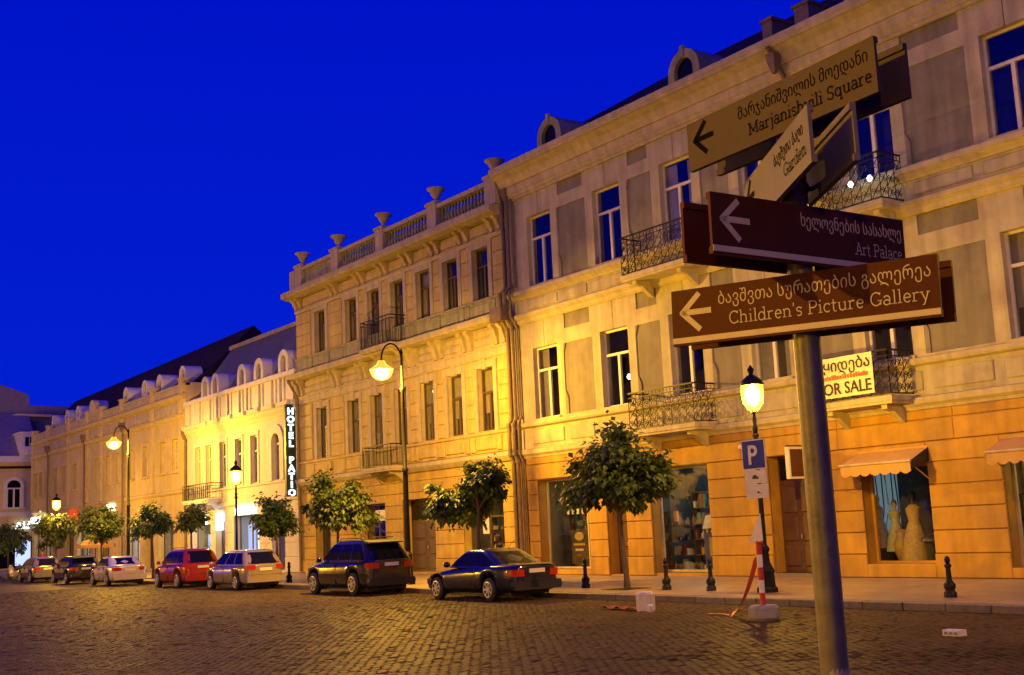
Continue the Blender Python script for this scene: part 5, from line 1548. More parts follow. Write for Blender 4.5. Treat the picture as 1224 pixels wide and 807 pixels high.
# slab serif letters drawn as strokes (unit: cap height .72)
def arc(cx, cy, rx, ry, a0, a1, n=10):
    return [(cx + rx * math.cos(R(a0 + (a1 - a0) * i / n)), cy + ry * math.sin(R(a0 + (a1 - a0) * i / n))) for i in range(n + 1)]
def sf(x, y, w=.11):
    return ('s', x, y, w)
GL = {
 'A': (.66, [[(.08, 0), (.33, .72)], [(.33, .72), (.58, 0)], [(.17, .24), (.49, .24)], sf(.08, 0), sf(.58, 0)]),
 'C': (.66, [arc(.36, .36, .28, .34, 42, 318, 16), [(.57, .56), (.57, .70)], [(.57, .03), (.57, .17)]]),
 'G': (.70, [arc(.36, .36, .28, .34, 42, 330, 16), [(.57, .56), (.57, .70)], [(.60, .04), (.60, .30)], sf(.56, .30, .12)]),
 'M': (.86, [[(.14, 0), (.14, .70)], [(.14, .70), (.43, .10)], [(.43, .10), (.72, .70)], [(.72, .70), (.72, 0)], sf(.14, 0), sf(.72, 0), sf(.10, .70, .08), sf(.76, .70, .08)]),
 'P': (.60, [[(.14, 0), (.14, .70)], [(.10, .70), (.34, .70)] + arc(.34, .52, .19, .18, 90, -90) + [(.14, .34)], sf(.15, 0, .13), sf(.12, .70, .08)]),
 'S': (.56, [arc(.28, .53, .18, .17, 40, 270, 12) + arc(.28, .18, .19, .18, 90, -140, 12), [(.45, .56), (.45, .70)], [(.10, .02), (.10, .16)]]),
 'a': (.50, [arc(.23, .33, .15, .14, 160, 0) + [(.38, .0)], arc(.22, .13, .16, .13, 0, 360, 14), sf(.42, 0, .07)]),
 'c': (.46, [arc(.25, .235, .18, .225, 45, 315, 14), [(.38, .36), (.38, .46)]]),
 'd': (.56, [arc(.24, .235, .18, .225, 0, 360, 16), [(.43, 0), (.43, .74)], sf(.38, .74, .07), sf(.47, 0, .07)]),
 'e': (.48, [[(.08, .25), (.41, .25)] + arc(.245, .235, .17, .225, 4, 318, 16)]),
 'g': (.54, [arc(.24, .28, .17, .18, 0, 360, 14), [(.42, .46), (.42, -.08)] + arc(.25, -.08, .17, .13, 0, -150)]),
 'h': (.58, [[(.12, 0), (.12, .74)], arc(.28, .29, .16, .17, 180, 0) + [(.44, 0)], sf(.12, 0, .10), sf(.44, 0, .10), sf(.09, .74, .06)]),
 'i': (.28, [[(.14, 0), (.14, .46)], [(.14, .62), (.14, .71)], sf(.14, 0, .11), sf(.10, .46, .06)]),
 'j': (.28, [[(.15, .46), (.15, -.08)] + arc(.05, -.08, .10, .12, 0, -100, 6), [(.15, .62), (.15, .71)], sf(.11, .46, .06)]),
 'k': (.56, [[(.12, 0), (.12, .74)], [(.12, .18), (.40, .46)], [(.24, .28), (.44, 0)], sf(.12, 0), sf(.45, 0, .08), sf(.40, .46, .08)]),
 'l': (.28, [[(.14, 0), (.14, .74)], sf(.14, 0, .11), sf(.10, .74, .06)]),
 'n': (.58, [[(.12, 0), (.12, .46)], arc(.28, .29, .16, .17, 180, 0) + [(.44, 0)], sf(.12, 0, .10), sf(.44, 0, .10), sf(.09, .46, .06)]),
 'q': (.56, [arc(.24, .235, .18, .225, 0, 360, 16), [(.43, .46), (.43, -.22)], sf(.43, -.22, .10)]),
 'r': (.44, [[(.12, 0), (.12, .46)], arc(.28, .26, .16, .19, 180, 55, 8), sf(.13, 0, .12), sf(.09, .46, .06)]),
 's': (.42, [arc(.21, .35, .13, .11, 40, 270, 10) + arc(.21, .12, .14, .12, 90, -140, 10), [(.34, .36), (.34, .46)]]),
 't': (.36, [[(.15, .64), (.15, .12)] + arc(.25, .12, .10, .12, 180, 300, 6), [(.04, .45), (.30, .45)]]),
 'u': (.58, [[(.12, .46), (.12, .18)] + arc(.28, .18, .16, .17, 180, 360), [(.44, .46), (.44, 0)], sf(.09, .46, .06), sf(.41, .46, .06), sf(.47, 0, .06)]),
 'v': (.50, [[(.07, .46), (.25, 0)], [(.25, 0), (.43, .46)], sf(.07, .46, .09), sf(.43, .46, .09)]),
 'y': (.50, [[(.07, .46), (.26, .02)], [(.43, .46), (.20, -.20), (.10, -.22)], sf(.07, .46, .09), sf(.43, .46, .09)]),
 "'": (.20, [[(.10, .54), (.10, .74)]]), ' ': (.28, []),
}
def serif_mesh(txt, size, m, wt=.064, condense=1.0):
    mb = MB(); x0 = 0
    for ch in txt:
        adv, st = GL[ch]
        for s_ in st:
            if s_[0] == 's':
                _, x, y, w = s_
                lo, hi = (y - .0, y + .05) if y < .2 else (y - .05, y)
                mb.box((x0 + x - w) * size, (x0 + x + w) * size, lo * size, hi * size, 0, .0025)
                continue
            L_ = []
            for i, (x, y) in enumerate(s_):
                a = Vector(s_[max(0, i - 1)]); b = Vector(s_[min(len(s_) - 1, i + 1)])
                d = (b - a).normalized(); nn = Vector((-d.y, d.x)) * wt / 2
                L_.append((Vector((x0 + x, y)) + nn, Vector((x0 + x, y)) - nn))
            for (a, b), (c, d) in zip(L_[:-1], L_[1:]):
                mb.quad((a.x * size, a.y * size, .0025), (c.x * size, c.y * size, .0025), (d.x * size, d.y * size, .0025), (b.x * size, b.y * size, .0025))
        x0 += adv * condense
    me = mb.mesh('lettering', m)
    return me
def serif_words(txt, size, m):
    out = []; x = 0
    for wd in txt.split(' '):
        me = serif_mesh(wd, size, m)
        out.append((me, x * size, x * size + max(v.co.x for v in me.vertices)))
        x += sum(GL[c][0] for c in wd) + GL[' '][0]
    return out
M_BROWNSIGN = mat('sign_brown', (.078, .021, .009), .55, .14, 7.0, spec=.12)
M_TANSIGN = mat('sign_tan', (.075, .052, .037), .65, .14, 7.0, spec=.2)
M_LETWHITE = mat('sign_letter_white', (.62, .54, .36), .6, .1, 9.0, spec=.2)
M_LETBLACK = mat('sign_letter_black', (.003, .002, .002), .8, .1, 9.0, spec=.05)
M_SIGNBACK = mat('sign_back_metal', (.14, .13, .13), .45, .25, 10.0, metal=.5)
def board(phi, roll, sL, sR, zc, hh, face, ink, geo_txt, eng_txt, strip, gsize, esize, label_=None, off=.07, gx=None, ex=None, arrow=True):
    """one direction: two plates clamped on either side of the pole"""
    ph, ro = R(phi), R(roll)
    root = bpy.data.objects.new('direction_board', None)
    for s_, nm in ((1, 'front'), (-1, 'back')):
        mb = MB()
        bw = hh * 2 + .012
        mb.box(sL, sR, -off * s_ - .006, -off * s_ + .006, -hh - .008, hh)
        mb.box(sL, sR, -off * s_ + (.006 if s_ > 0 else -.014), -off * s_ + (.014 if s_ > 0 else -.006), -hh - .008, -hh + .016)
        mb.box(sL, sR, -off * s_ + (.006 if s_ > 0 else -.014), -off * s_ + (.014 if s_ > 0 else -.006), hh - .022, hh - .001)
        mt = mb.mesh('direction_plate', face if s_ > 0 else face)
        o = link('direction_plate', mt, sp, (*PXY, zc)); o.rotation_euler = Matrix.Rotation(ph, 3, 'Z').to_euler() if not roll else (Matrix.Rotation(ph, 3, 'Z') @ Matrix.Rotation(-ro, 3, 'Y')).to_euler()
        if s_ > 0:
            fr = o
    yf = -off - .0065
    def place(me, x, z):
        q = bpy.data.objects.new(me.name, me); COL.objects.link(q); q.parent = fr
        q.location = (x, yf, z); q.rotation_euler = (R(90), 0, 0)
        return q
    # arrow
    mb = MB(); a = hh * .62; x0 = sL + .045
    def bar(p, q, w):
        d = (Vector(q) - Vector(p)).normalized(); n_ = Vector((-d.y, d.x)) * w / 2
        p, q = Vector(p), Vector(q)
        mb.add([(*(p + n_), .002), (*(q + n_), .002), (*(q - n_), .002), (*(p - n_), .002)], ((0, 1, 2, 3),))
    cz = .012
    bar((x0, cz), (x0 + a * 1.9, cz), a * .34)
    bar((x0 - .006, cz - .004), (x0 + a * 1.15, cz + a * 1.1), a * .34)
    bar((x0 - .006, cz + .004), (x0 + a * 1.15, cz - a * 1.1), a * .34)
    place(mb.mesh('arrow', ink), 0, 0)
    if strip:
        mb = MB(); mb.box(sL, sR, 0, .0035, 0, .001); mb.v = [(x, (0 if y == 0 else .020), .002 if z > 0 else 0.0) for x, y, z in mb.v]
        place(mb.mesh('white_edge', M_LETWHITE), 0, -hh)
    tw = gx[1] - gx[0]
    words = geo_txt.split(' ')
    parts = []
    for i, wd in enumerate(words):
        full = text_mesh(' '.join(words[:i + 1]), gsize, 'lettering', ink, extrude=.001, bold=-.0004)
        me = text_mesh(wd, gsize, 'lettering', ink, extrude=.001, bold=-.0004)
        end = max(v.co.x for v in full.vertices)
        parts.append((me, end - max(v.co.x for v in me.vertices)))
        bpy.data.meshes.remove(full)
    for me, off_ in parts:
        q = place(me, gx[0] + off_ * tw / end, gx[2]); q.scale = (tw / end, 1, 1)
    words = serif_words(eng_txt, esize, ink)
    w = words[-1][2]
    for me, off_, _ in words:
        q = place(me, ex[0] + off_ * (ex[1] - ex[0]) / w, ex[2]); q.scale = ((ex[1] - ex[0]) / w, 1, 1)
    # clamps
    for z in (-hh * .55, hh * .45):
        m2 = MB()
        m2.lathe((PXY[0], PXY[1], zc + z), [(.052, -.012), (.052, .012)], 16)
        n_ = Vector((math.sin(ph), -math.cos(ph)))
        for s_ in (1, -1):
            m2.tube([(PXY[0] + n_.x * .05 * s_, PXY[1] + n_.y * .05 * s_, zc + z), (PXY[0] + n_.x * (off - .006) * s_, PXY[1] + n_.y * (off - .006) * s_, zc + z)], .009, 8)
        m2.build('clamp', M_STEEL, sp, 40)
board(18.1, -1.5, -.469, .484, 2.699, .096, M_BROWNSIGN, M_LETWHITE, 'ბავშვთა სურათების გალერეა', "Children's Picture Gallery", True, .062, .062, gx=(-.285, .46, .028), ex=(-.245, .455, -.047))
board(86.0, -1.0, -.448, .442, 2.928, .098, M_BROWNSIGN, M_LETWHITE, 'ხელოვნების სასახლე', 'Art Palace', True, .062, .062, gx=(-.06, .425, .024), ex=(.19, .42, -.052))
board(-4.1, 0, -.455, .475, 3.383, .088, M_TANSIGN, M_LETBLACK, 'მარჯანიშვილის მოედანი', 'Marjanishvili Square', False, .062, .062, gx=(-.17, .445, .016), ex=(-.12, .455, -.056))
board(-33.0, 0, -.40, .485, 3.155, .089, mat('sign_pale', (.17, .15, .135), .6, .14, 7.0, spec=.2), M_LETBLACK, 'ბავშვთა ბაღი', 'Garden', False, .06, .06, gx=(.05, .42, .014), ex=(.17, .44, -.055))
# ================================================================== CARS
def paint(name, col, metal=.35):
    return mat(name, col, .16, .06, 1.5, coat=.9, metal=metal)
M_TAIL = mat('tail_lamp', (.45, .015, .01), .15, .2, 30.0, coat=.6)
M_HEAD = mat('head_lamp', (.65, .65, .65), .12, .15, 30.0, coat=.6)
M_PLATE = mat('number_plate_white', (.72, .70, .62), .5, .1, 20.0)
M_SEAM = mat('door_seam', (.006, .006, .006), .6, .1, 5.0)
def lerp(t, a):
    """piecewise linear"""
    for (x0, y0), (x1, y1) in zip(a[:-1], a[1:]):
        if t <= x1:
            return y0 + (y1 - y0) * max(0, min(1, (t - x0) / (x1 - x0)))
    return a[-1][1]
def car(name, label, cat, col, X, Y, L_, Wd, H, prof, cabin, wb, rw, fo, yaw=180, group='cars parked along the kerb', tails=None, plate_z=None, spoiler=False, rack=False, pillars=(), wood=None, clad=False):
    """prof: top outline of the lower body (x from tail to nose, z); cabin: (xr_base, xr_top, xf_top, xf_base, z_belt)"""
    pm = paint('paint_' + name + '_%d' % int(X), col)
    t = thing(name, label, cat, (0, 0, 0), group)
    xn, xt = L_ / 2, -L_ / 2
    xf, xr = xn - fo, xn - fo - wb
    ra = rw + .055
    st = set([xt, xt + .03, xt + .1, xt + .22, xn - .22, xn - .1, xn - .03, xn] + [p[0] for p in prof])
    for xc in (xf, xr):
        for k in range(-6, 7):
            st.add(xc + ra * math.sin(R(15 * k)))
    k = xt
    while k < xn:
        st.add(k); k += .22
    st = sorted(s for s in st if xt <= s <= xn)
    zs = .20
    def halfw(x):
        u = min(1, max(abs(x - 0) / (L_ / 2), 0))
        return Wd / 2 * (1 - .16 * u ** 7 - .03 * u ** 2)
    mb = MB()
    rings = []
    for x in st:
        zb = zs + .10 * max(0, (abs(x) / (L_ / 2)) ** 12)
        for xc in (xf, xr):
            if abs(x - xc) < ra:
                zb = max(zb, rw + math.sqrt(max(0, ra * ra - (x - xc) ** 2)))
        zt = lerp(x, prof)
        w = halfw(x)
        e = 1 - .12 * max(0, (abs(x) / (L_ / 2)) ** 16)
        zb = min(zb, zt - .12)
        h = zt - zb
        half = [(0, zb), (w * .80, zb), (w * .95, zb + min(.06, h * .2)), (w * e, zb + h * .38), (w * 1.0 * e, zb + h * .62), (w * .975 * e, zt - .09), (w * .90 * e, zt - .015), (w * .6, zt + .012), (0, zt + .022)]
        rings.append([(x, y, z) for y, z in half] + [(x, -y, z) for y, z in half[-2:0:-1]])
    n = len(rings[0])
    vs = [p for r_ in rings for p in r_]
    fs = []
    for i in range(len(rings) - 1):
        for j in range(n):
            fs.append((i * n + j, i * n + (j + 1) % n, (i + 1) * n + (j + 1) % n, (i + 1) * n + j))
    fs += [tuple(range(n))[::-1], tuple((len(rings) - 1) * n + j for j in range(n))]
    mb.add(vs, fs)
    body = mb.build('body', pm, t, 70)
    sub_ = body.modifiers.new('smooth', 'SUBSURF'); sub_.levels = 1; sub_.render_levels = 1
    # cabin: three rings, rounded in plan
    xb, xr2, xf2, xfb, zb = cabin
    def ring(xa, xc, z, w, rnd):
        return [(xa, -w * .55, z), (xa + rnd * .4, -w * .9, z), (xa + rnd * 1.4, -w, z), ((xa * 2 + xc) / 3, -w, z), ((xa + 2 * xc) / 3, -w, z), (xc - rnd * 1.4, -w, z), (xc - rnd * .4, -w * .9, z), (xc, -w * .55, z),
                (xc, w * .55, z), (xc - rnd * .4, w * .9, z), (xc - rnd * 1.4, w, z), ((xa + 2 * xc) / 3, w, z), ((xa * 2 + xc) / 3, w, z), (xa + rnd * 1.4, w, z), (xa + rnd * .4, w * .9, z), (xa, w * .55, z)]
    w0, w1 = Wd / 2 * .93, Wd / 2 * .72
    zr = H - .07
    rs = [ring(xb, xfb, zb - .03, w0, .12), ring(xb + (xr2 - xb) * .5, xfb + (xf2 - xfb) * .5, (zb + zr) / 2, (w0 + w1) / 2 + .02, .12), ring(xr2, xf2, zr, w1, .12), ring(xr2 + .12, xf2 - .16, H - .015, w1 * .86, .10), ring(xr2 + .45, xf2 - .5, H, w1 * .5, .10)]
    mb = MB(); n = 16
    fs = [(i * n + j, i * n + (j + 1) % n, (i + 1) * n + (j + 1) % n, (i + 1) * n + j) for i in range(4) for j in range(n)] + [tuple(4 * n + j for j in range(n))]
    mb.add([p for r_ in rs for p in r_], fs)
    cab = mb.build('cabin', pm, t, 70)
    sub_ = cab.modifiers.new('smooth', 'SUBSURF'); sub_.levels = 1; sub_.render_levels = 1
    # glazing a few millimetres proud of the cabin
    def sidepane(fa, fb, s, ua=.13, ub=.90):
        def P(f, u):
            xa = xb + .17 + (xr2 - xb) * u; xc = xfb - .17 + (xf2 - xfb) * u
            w = w0 + (w1 - w0) * u + .02 * (1 - abs(2 * u - 1)) + .009
            return (xa + (xc - xa) * f, s * w, zb - .03 + (zr - zb + .03) * u)
        m2 = MB()
        us = (ua, .5, ub)
        for a, b in zip(us[:-1], us[1:]):
            m2.quad(P(fa, a), P(fb, a), P(fb, b), P(fa, b))
        return m2.build('side_window', M_CARGLASS, cab)
    cuts = [0.0] + list(pillars) + [1.0]
    for s in (-1, 1):
        for a, b in zip(cuts[:-1], cuts[1:]):
            sidepane(a + .018, b - .018, s)
    def endpane(base, top, nm, sgn):
        m2 = MB()
        us = (.12, .5, .93)
        def P(f, u):
            w = (w0 + (w1 - w0) * u) * .80
            z = zb - .03 + (zr - zb + .03) * u
            x = base + (top - base) * u + sgn * .012 - sgn * .05 * (abs(f) > .8)
            return (x, w * f, z)
        for a, b in zip(us[:-1], us[1:]):
            for f0, f1 in ((-1, -.6), (-.6, .6), (.6, 1)):
                m2.quad(P(f0, a), P(f1, a), P(f1, b), P(f0, b))
        return m2.build(nm, M_CARGLASS, cab)
    endpane(xb, xr2, 'rear_window', -1)
    endpane(xfb, xf2, 'windscreen', 1)
    # wheels
    for x in (xf, xr):
        for s in (-1, 1):
            yo = s * (Wd / 2 - .12)
            m2 = MB(); m2.lathe((x, yo, rw), [(rw * .62, -.10), (rw * .9, -.10), (rw, -.075), (rw, .075), (rw * .9, .10), (rw * .62, .10)], 22, 'y'); wh = m2.build('wheel', M_RUBBER, t, 40)
            m2 = MB()
            m2.lathe((x, yo + s * .055, rw), [(rw * .66, 0.0), (rw * .66, s * .052), (rw * .1, s * .052)], 20, 'y')
            m2.build('rim', M_BLACK, wh, 40)
            m2 = MB()
            for k in range(7):
                a = R(360 / 7 * k)
                c, q = math.cos(a), math.sin(a)
                pw = .024
                pts = [(x + c * rw * .1 - q * pw, rw + q * rw * .1 + c * pw), (x + c * rw * .62 - q * pw * .8, rw + q * rw * .62 + c * pw * .8), (x + c * rw * .62 + q * pw * .8, rw + q * rw * .62 - c * pw * .8), (x + c * rw * .1 + q * pw, rw + q * rw * .1 - c * pw)]
                m2.extrude_y(yo + s * .105, yo + s * .122, pts)
            m2.lathe((x, yo + s * .108, rw), [(rw * .17, -.02), (rw * .17, .02)], 10, 'y')
            m2.tube([(x + rw * .64 * math.cos(R(18 * k)), yo + s * .112, rw + rw * .64 * math.sin(R(18 * k))) for k in range(20)], .018, 6, closed=True)
            m2.build('spokes', M_ALLOY, wh, 40)
    # black under-body box
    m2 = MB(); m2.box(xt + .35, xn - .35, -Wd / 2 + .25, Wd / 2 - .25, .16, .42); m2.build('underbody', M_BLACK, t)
    # lamps, plate, bumper, seams, handles, mirrors
    zt_ = lerp(xt, prof)
    tz0, tz1 = tails or (zt_ - .24, zt_ - .08)
    for s in (-1, 1):
        m2 = MB()
        w = halfw(xt + .12)
        m2.add([(xt - .012, s * w * .55, tz0), (xt - .012, s * w * .90, tz0), (xt + .10, s * (w + .008), tz0 + .01), (xt + .26, s * (halfw(xt + .26) + .006), tz0 + .03), (xt + .26, s * (halfw(xt + .26) + .0), tz1 - .02), (xt + .10, s * (w + .0), tz1), (xt - .012, s * w * .90, tz1), (xt - .012, s * w * .55, tz1)],
               ((0, 1, 6, 7), (1, 2, 5, 6), (2, 3, 4, 5)))
        m2.build('tail_light', M_TAIL, body)
        m2 = MB(); w = halfw(xn - .12); zf_ = lerp(xn, prof)
        m2.add([(xn + .012, s * w * .5, zf_ - .2), (xn + .012, s * w * .88, zf_ - .2), (xn - .14, s * (w + .008), zf_ - .16), (xn - .14, s * w, zf_ - .05), (xn + .008, s * w * .88, zf_ - .05), (xn + .008, s * w * .5, zf_ - .06)], ((0, 1, 4, 5), (1, 2, 3, 4)))
        m2.build('headlight', M_HEAD, body)
        m2 = MB(); m2.lathe((xfb - .28, s * (Wd / 2 * .97 + .08), zb + .07), [(.02, -.09), (.075, -.07), (.09, 0), (.075, .07), (.02, .09)], 10, 'y'); m2.build('mirror', pm, cab, 60)
        for f in pillars:
            xs_ = xb + .17 + (xfb - xb - .34) * f
            m2 = MB(); zz = zs + .14; z1 = zb - .06
            for q in range(6):
                za, zc = zz + (z1 - zz) * q / 6, zz + (z1 - zz) * (q + 1) / 6
                m2.box(xs_ - .006, xs_ + .006, s * (Wd / 2 * .985) - .012, s * (Wd / 2 * .985) + .012, za, zc)
            m2.build('door_seam', M_SEAM, body)
            m2 = MB(); m2.box(xs_ + .06, xs_ + .24, s * (Wd / 2 * .985) - .01, s * (Wd / 2 * .985) + .03, zb - .16, zb - .13); m2.build('door_handle', pm, body)
    pz = plate_z or (tz0 + tz1) / 2
    m2 = MB(); m2.box(xt - .022, xt + .0, -.26, .26, pz - .055, pz + .055); pl = m2.build('number_plate', M_PLATE, body)
    m2 = MB()
    rr = random.Random(int(X * 10)); yq = -.2
    m2 = MB(); m2.extrude_x(xt - .05, xt + .14, [(-Wd / 2 * .86, .30), (Wd / 2 * .86, .30), (Wd / 2 * .90, .42), (Wd / 2 * .86, .54), (-Wd / 2 * .86, .54), (-Wd / 2 * .90, .42)])
    m2.build('bumper', M_BLACK if clad else pm, body)
    m2 = MB(); m2.box(xt - .005, xt + .01, -Wd * .37, Wd * .37, .585, .592); m2.build('boot_seam', M_SEAM, body)
    if spoiler:
        m2 = MB(); m2.add([(xr2 - .28, -w1 * .9, H - .10), (xr2 + .2, -w1 * .9, H - .02), (xr2 + .2, w1 * .9, H - .02), (xr2 - .28, w1 * .9, H - .10), (xr2 - .28, -w1 * .9, H - .14), (xr2 + .2, -w1 * .9, H - .10), (xr2 + .2, w1 * .9, H - .10), (xr2 - .28, w1 * .9, H - .14)], ((0, 1, 2, 3), (7, 6, 5, 4), (0, 3, 7, 4), (0, 4, 5, 1), (3, 2, 6, 7), (1, 5, 6, 2))); m2.build('spoiler', M_BLACK, cab)
    if rack:
        m2 = MB()
        for s in (-1, 1):
            m2.tube([(xr2 + .2, s * w1 * .86, H - .01), (xr2 + .3, s * w1 * .86, H + .05), (xf2 - .4, s * w1 * .86, H + .05), (xf2 - .3, s * w1 * .86, H - .01)], .018, 6)
        m2.build('roof_rail', M_BLACK, cab, 60)
    m2 = MB(); m2.tube([(xr2 + .3, -.3, H - .01), (xr2 - .1, -.3, H + .22)], .006, 4); m2.build('aerial', M_BLACK, cab)
    t.location = (X, Y, 0); t.rotation_euler = (0, 0, R(yaw))
    return t
SED = lambda L_, h: [(-L_ / 2, h + .0), (-L_ / 2 + .12, h + .045), (-L_ / 2 + 1.0, h + .06), (0, h + .0), (L_ / 2 - 1.35, h - .06), (L_ / 2 - .4, h - .17), (L_ / 2, h - .30)]
SUVP = lambda L_, h: [(-L_ / 2, h), (-L_ / 2 + .1, h + .02), (0, h), (L_ / 2 - 1.3, h - .02), (L_ / 2 - .35, h - .12), (L_ / 2, h - .28)]
car('saloon_car', 'dark navy two door saloon parked nearest, red tail lights and white plate', 'car', (.012, .014, .045), -29.45, 19.55, 4.65, 1.78, 1.42, SED(4.65, .93), (-1.75, -.85, .35, 1.05, .93), 2.72, .32, .82, tails=(.66, .84), plate_z=.80, pillars=(.42,))
car('suv', 'large dark graphite suv with roof spoiler and dull red tail lights', 'car', (.028, .024, .022), -37.85, 19.7, 4.85, 1.93, 1.80, SUVP(4.85, 1.10), (-2.36, -1.85, .35, 1.15, 1.10), 2.92, .37, .92, tails=(.86, 1.05), plate_z=.98, spoiler=True, rack=True, pillars=(.30, .62), clad=True)
car('estate_car', 'silver beige estate car between the dark suv and the red car', 'car', (.36, .31, .25), -48.0, 19.75, 4.6, 1.80, 1.58, SUVP(4.6, .98), (-2.22, -1.75, .45, 1.35, .98), 2.70, .32, .90, tails=(.80, .97), plate_z=.80, pillars=(.30, .62))
car('compact_suv', 'bright red compact suv parked behind the silver estate', 'car', (.42, .035, .015), -54.7, 19.75, 4.4, 1.80, 1.70, SUVP(4.4, 1.04), (-2.12, -1.7, .35, 1.2, 1.04), 2.62, .35, .85, tails=(.85, 1.03), plate_z=.9, rack=True, pillars=(.30, .62))
car('white_saloon', 'white saloon with pale paintwork parked left of the red suv', 'car', (.70, .66, .58), -63.4, 19.3, 4.7, 1.82, 1.46, SED(4.7, .98), (-1.75, -.95, .45, 1.15, .97), 2.75, .33, .88, tails=(.74, .90), plate_z=.78, pillars=(.33, .64), yaw=178)
car('hatchback_car', 'black hatchback parked left of the white saloon', 'car', (.015, .014, .014), -71.5, 19.4, 4.3, 1.8, 1.52, SUVP(4.3, .98), (-2.05, -1.6, .45, 1.3, .98), 2.6, .32, .85, spoiler=True, pillars=(.30, .62))
car('hatchback_car', 'grey hatchback farther left with lamplit bonnet', 'car', (.20, .19, .18), -79.5, 19.4, 4.2, 1.78, 1.5, SUVP(4.2, .96), (-2.0, -1.6, .45, 1.3, .96), 2.55, .32, .85, pillars=(.30, .62))
car('van', 'dark van at the far left end of the parked row', 'van', (.03, .035, .05), -97.0, 19.2, 4.9, 1.95, 2.0, SUVP(4.9, 1.15), (-2.4, -2.2, .9, 1.7, 1.15), 3.0, .35, .85, pillars=(.35, .66))
# ================================================================== SCOOTER
sc = thing('scooter', 'cream scooter standing by the kerb at the far left', 'scooter', (0, 0, 0))
M_CREAMP = paint('scooter_cream', (.50, .40, .22), .1)
for x in (-.62, .62):
    mb = MB(); mb.lathe((x, 0, .25), [(.12, -.05), (.22, -.05), (.25, 0), (.22, .05), (.12, .05)], 16, 'y'); wh = mb.build('wheel', M_RUBBER, sc, 50)
    mb = MB(); mb.lathe((x, 0, .25), [(.13, -.04), (.13, .04)], 10, 'y'); mb.build('rim', M_ALLOY, wh)
mb = MB(); mb.tube([(.62, 0, .25), (.50, 0, .65), (.38, 0, 1.0)], [.05, .06, .05], 8); mb.build('fork', M_ALLOY, sc, 50)
mb = MB(); mb.tube([(.5, 0, .85), (.42, 0, .5), (.3, 0, .28), (-.1, 0, .26), (-.3, 0, .45), (-.75, 0, .62)], [.16, .2, .16, .17, .22, .14], 10); mb.build('body', M_CREAMP, sc, 60)
mb = MB(); mb.tube([(0, 0, .72), (-.35, 0, .78), (-.75, 0, .80)], [.10, .14, .09], 8); mb.build('seat', M_BLACK, sc, 60)
mb = MB(); mb.tube([(.30, -.34, 1.06), (.40, -.1, 1.02), (.40, .1, 1.02), (.30, .34, 1.06)], .022, 6); mb.build('handlebar', M_BLACK, sc, 60)
mb = MB(); mb.lathe((.5, 0, .95), [(.03, -.08), (.09, -.04), (.1, .05)], 10, 'x'); mb.build('headlight', M_HEAD, sc, 60)
sc.location = (-88.0, 19.9, 0); sc.rotation_euler = (0, 0, R(200))
# ================================================================== PARASOL
pr = thing('parasol', 'tan cafe parasol open on the pavement behind the grey hatchback', 'parasol', (-85.0, 24.4, ZP))
mb = MB(); mb.lathe((-85, 24.4, ZP), [(.25, 0), (.25, .08), (.03, .1), (.025, 2.5)], 10); mb.build('pole', M_IRON, pr, 50)
mb = MB(); mb.lathe((-85, 24.4, ZP), [(1.35, 1.75), (1.36, 1.95), (.8, 2.25), (.05, 2.5)], 8); mb.build('canopy', M_AWN, pr)
# ================================================================== PERSON (far off, beside the parked cars)
def skin_obj(name, verts, edges, radii, m, parent, root=0, sub=1):
    me = bpy.data.meshes.new(name); me.from_pydata(verts, edges, []); o = bpy.data.objects.new(name, me); COL.objects.link(o)
    md = o.modifiers.new('skin', 'SKIN')
    for i, r_ in enumerate(radii):
        me.skin_vertices[0].data[i].radius = (r_, r_)
    me.skin_vertices[0].data[root].use_root = True
    s_ = o.modifiers.new('sub', 'SUBSURF'); s_.levels = sub; s_.render_levels = sub
    dg = bpy.context.evaluated_depsgraph_get(); dg.update()
    out = bpy.data.meshes.new_from_object(o.evaluated_get(dg))
    bpy.data.objects.remove(o)
    out.name = name
    out.materials.clear()
    for x in (m if isinstance(m, (list, tuple)) else [m]):
        out.materials.append(x)
    out.polygons.foreach_set('use_smooth', [True] * len(out.polygons))
    return link(name, out, parent)
M_SKIN = mat('skin', (.42, .25, .17), .55, .1, 20.0)
M_TROUSER = mat('dark_trousers', (.02, .022, .03), .85, .2, 10.0)
M_SHIRT = mat('red_shirt', (.45, .04, .03), .85, .15, 10.0)
M_HAIR = mat('dark_hair', (.02, .014, .01), .6, .2, 40.0)
pn = thing('person', 'person in a red top and dark trousers standing on the pavement at the far left', 'person', (0, 0, 0))
V = [(0, 0, .95), (0, .01, 1.12), (0, 0, 1.32), (0, 0, 1.46), (0, .01, 1.54), (0, -.01, 1.62), (0, -.01, 1.70), (0, 0, 1.77),
     (.10, 0, .88), (.11, -.02, .48), (.11, .02, .09), (.12, -.12, .04), (-.10, 0, .88), (-.11, .02, .48), (-.12, .06, .09), (-.13, -.07, .04),
     (.18, 0, 1.40), (.24, .03, 1.14), (.25, -.05, .91), (.25, -.08, .84), (-.18, 0, 1.40), (-.25, .02, 1.14), (-.22, -.10, .93), (-.21, -.14, .87)]
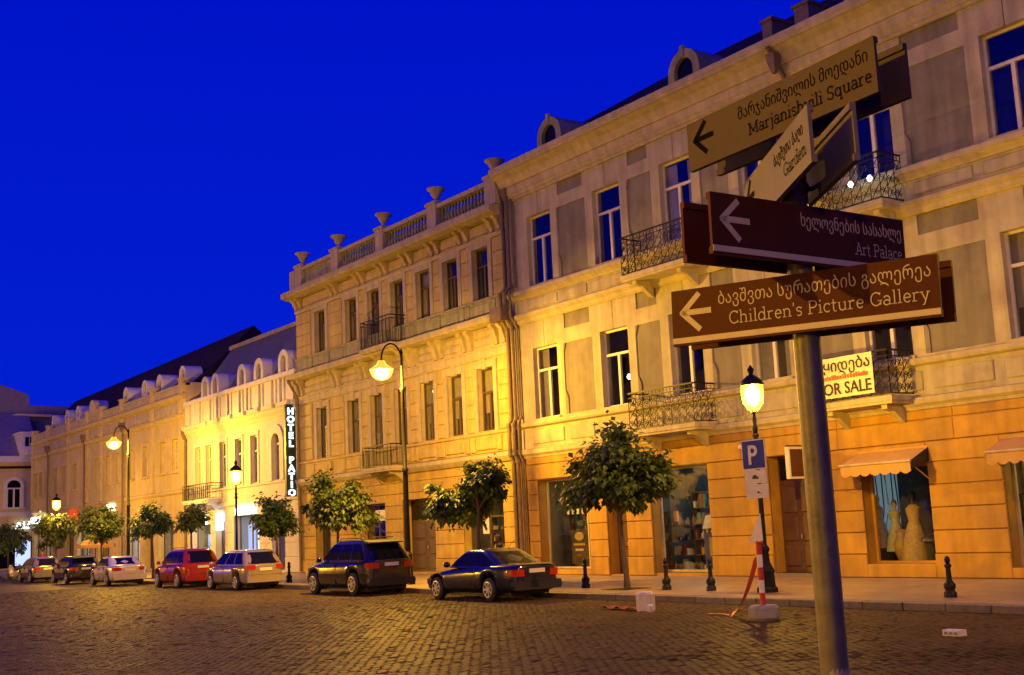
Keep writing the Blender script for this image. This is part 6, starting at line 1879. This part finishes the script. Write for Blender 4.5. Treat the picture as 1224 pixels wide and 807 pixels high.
E_ = [(0, 1), (1, 2), (2, 3), (3, 4), (4, 5), (5, 6), (6, 7), (0, 8), (8, 9), (9, 10), (10, 11), (0, 12), (12, 13), (13, 14), (14, 15), (3, 16), (16, 17), (17, 18), (18, 19), (3, 20), (20, 21), (21, 22), (22, 23)]
RA = [.15, .13, .155, .13, .055, .08, .095, .05, .095, .062, .042, .04, .095, .062, .042, .04, .06, .046, .032, .026, .06, .046, .032, .026]
bd = skin_obj('body', V, E_, RA, [M_SKIN, M_TROUSER, M_SHIRT], pn, 0, 2)
for p in bd.data.polygons:
    c = p.center
    p.material_index = 1 if (c.z < .98 and abs(c.x) < .2) else (2 if (c.z < 1.50 and (abs(c.x) < .2 or c.z > 1.12)) else 0)
for s, hx, hy, hz in ((1, .25, -.08, .84), (-1, -.21, -.14, .87)):
    for k in range(4):
        mb = MB(); dx = (k - 1.5) * .017
        mb.tube([(hx, hy + dx, hz), (hx - s * .004, hy + dx - .004, hz - .05), (hx - s * .016, hy + dx - .01, hz - .085 - .01 * (k in (1, 2)))], [.010, .009, .007], 6); mb.build('finger', M_SKIN, pn, 60)
    mb = MB(); mb.tube([(hx, hy - .02, hz + .02), (hx - s * .012, hy - .045, hz - .01), (hx - s * .02, hy - .05, hz - .045)], [.011, .010, .008], 6); mb.build('thumb', M_SKIN, pn, 60)
mb = MB(); mb.lathe((0, .012, 1.70), [(.098, -.03), (.106, .03), (.085, .085), (.03, .11)], 12); mb.build('hair', M_HAIR, pn, 60)
for s in (-1, 1):
    mb = MB(); mb.lathe((s * .034, -.092, 1.675), [(.004, -.01), (.012, 0), (.004, .01)], 8); mb.build('eye', M_BLACK, pn, 60)
    mb = MB(); mb.lathe((s * .092, 0, 1.655), [(.008, -.03), (.016, 0), (.008, .03)], 8); mb.build('ear', M_SKIN, pn, 60)
mb = MB(); mb.tube([(0, -.085, 1.675), (0, -.115, 1.64), (0, -.095, 1.63)], [.008, .015, .010], 6); mb.build('nose', M_SKIN, pn, 60)
mb = MB(); mb.box(-.025, .025, -.098, -.088, 1.597, 1.606); mb.build('mouth', M_RED, pn)
pn.location = (-85.2, 21.0, ZP); pn.rotation_euler = (0, 0, R(120))
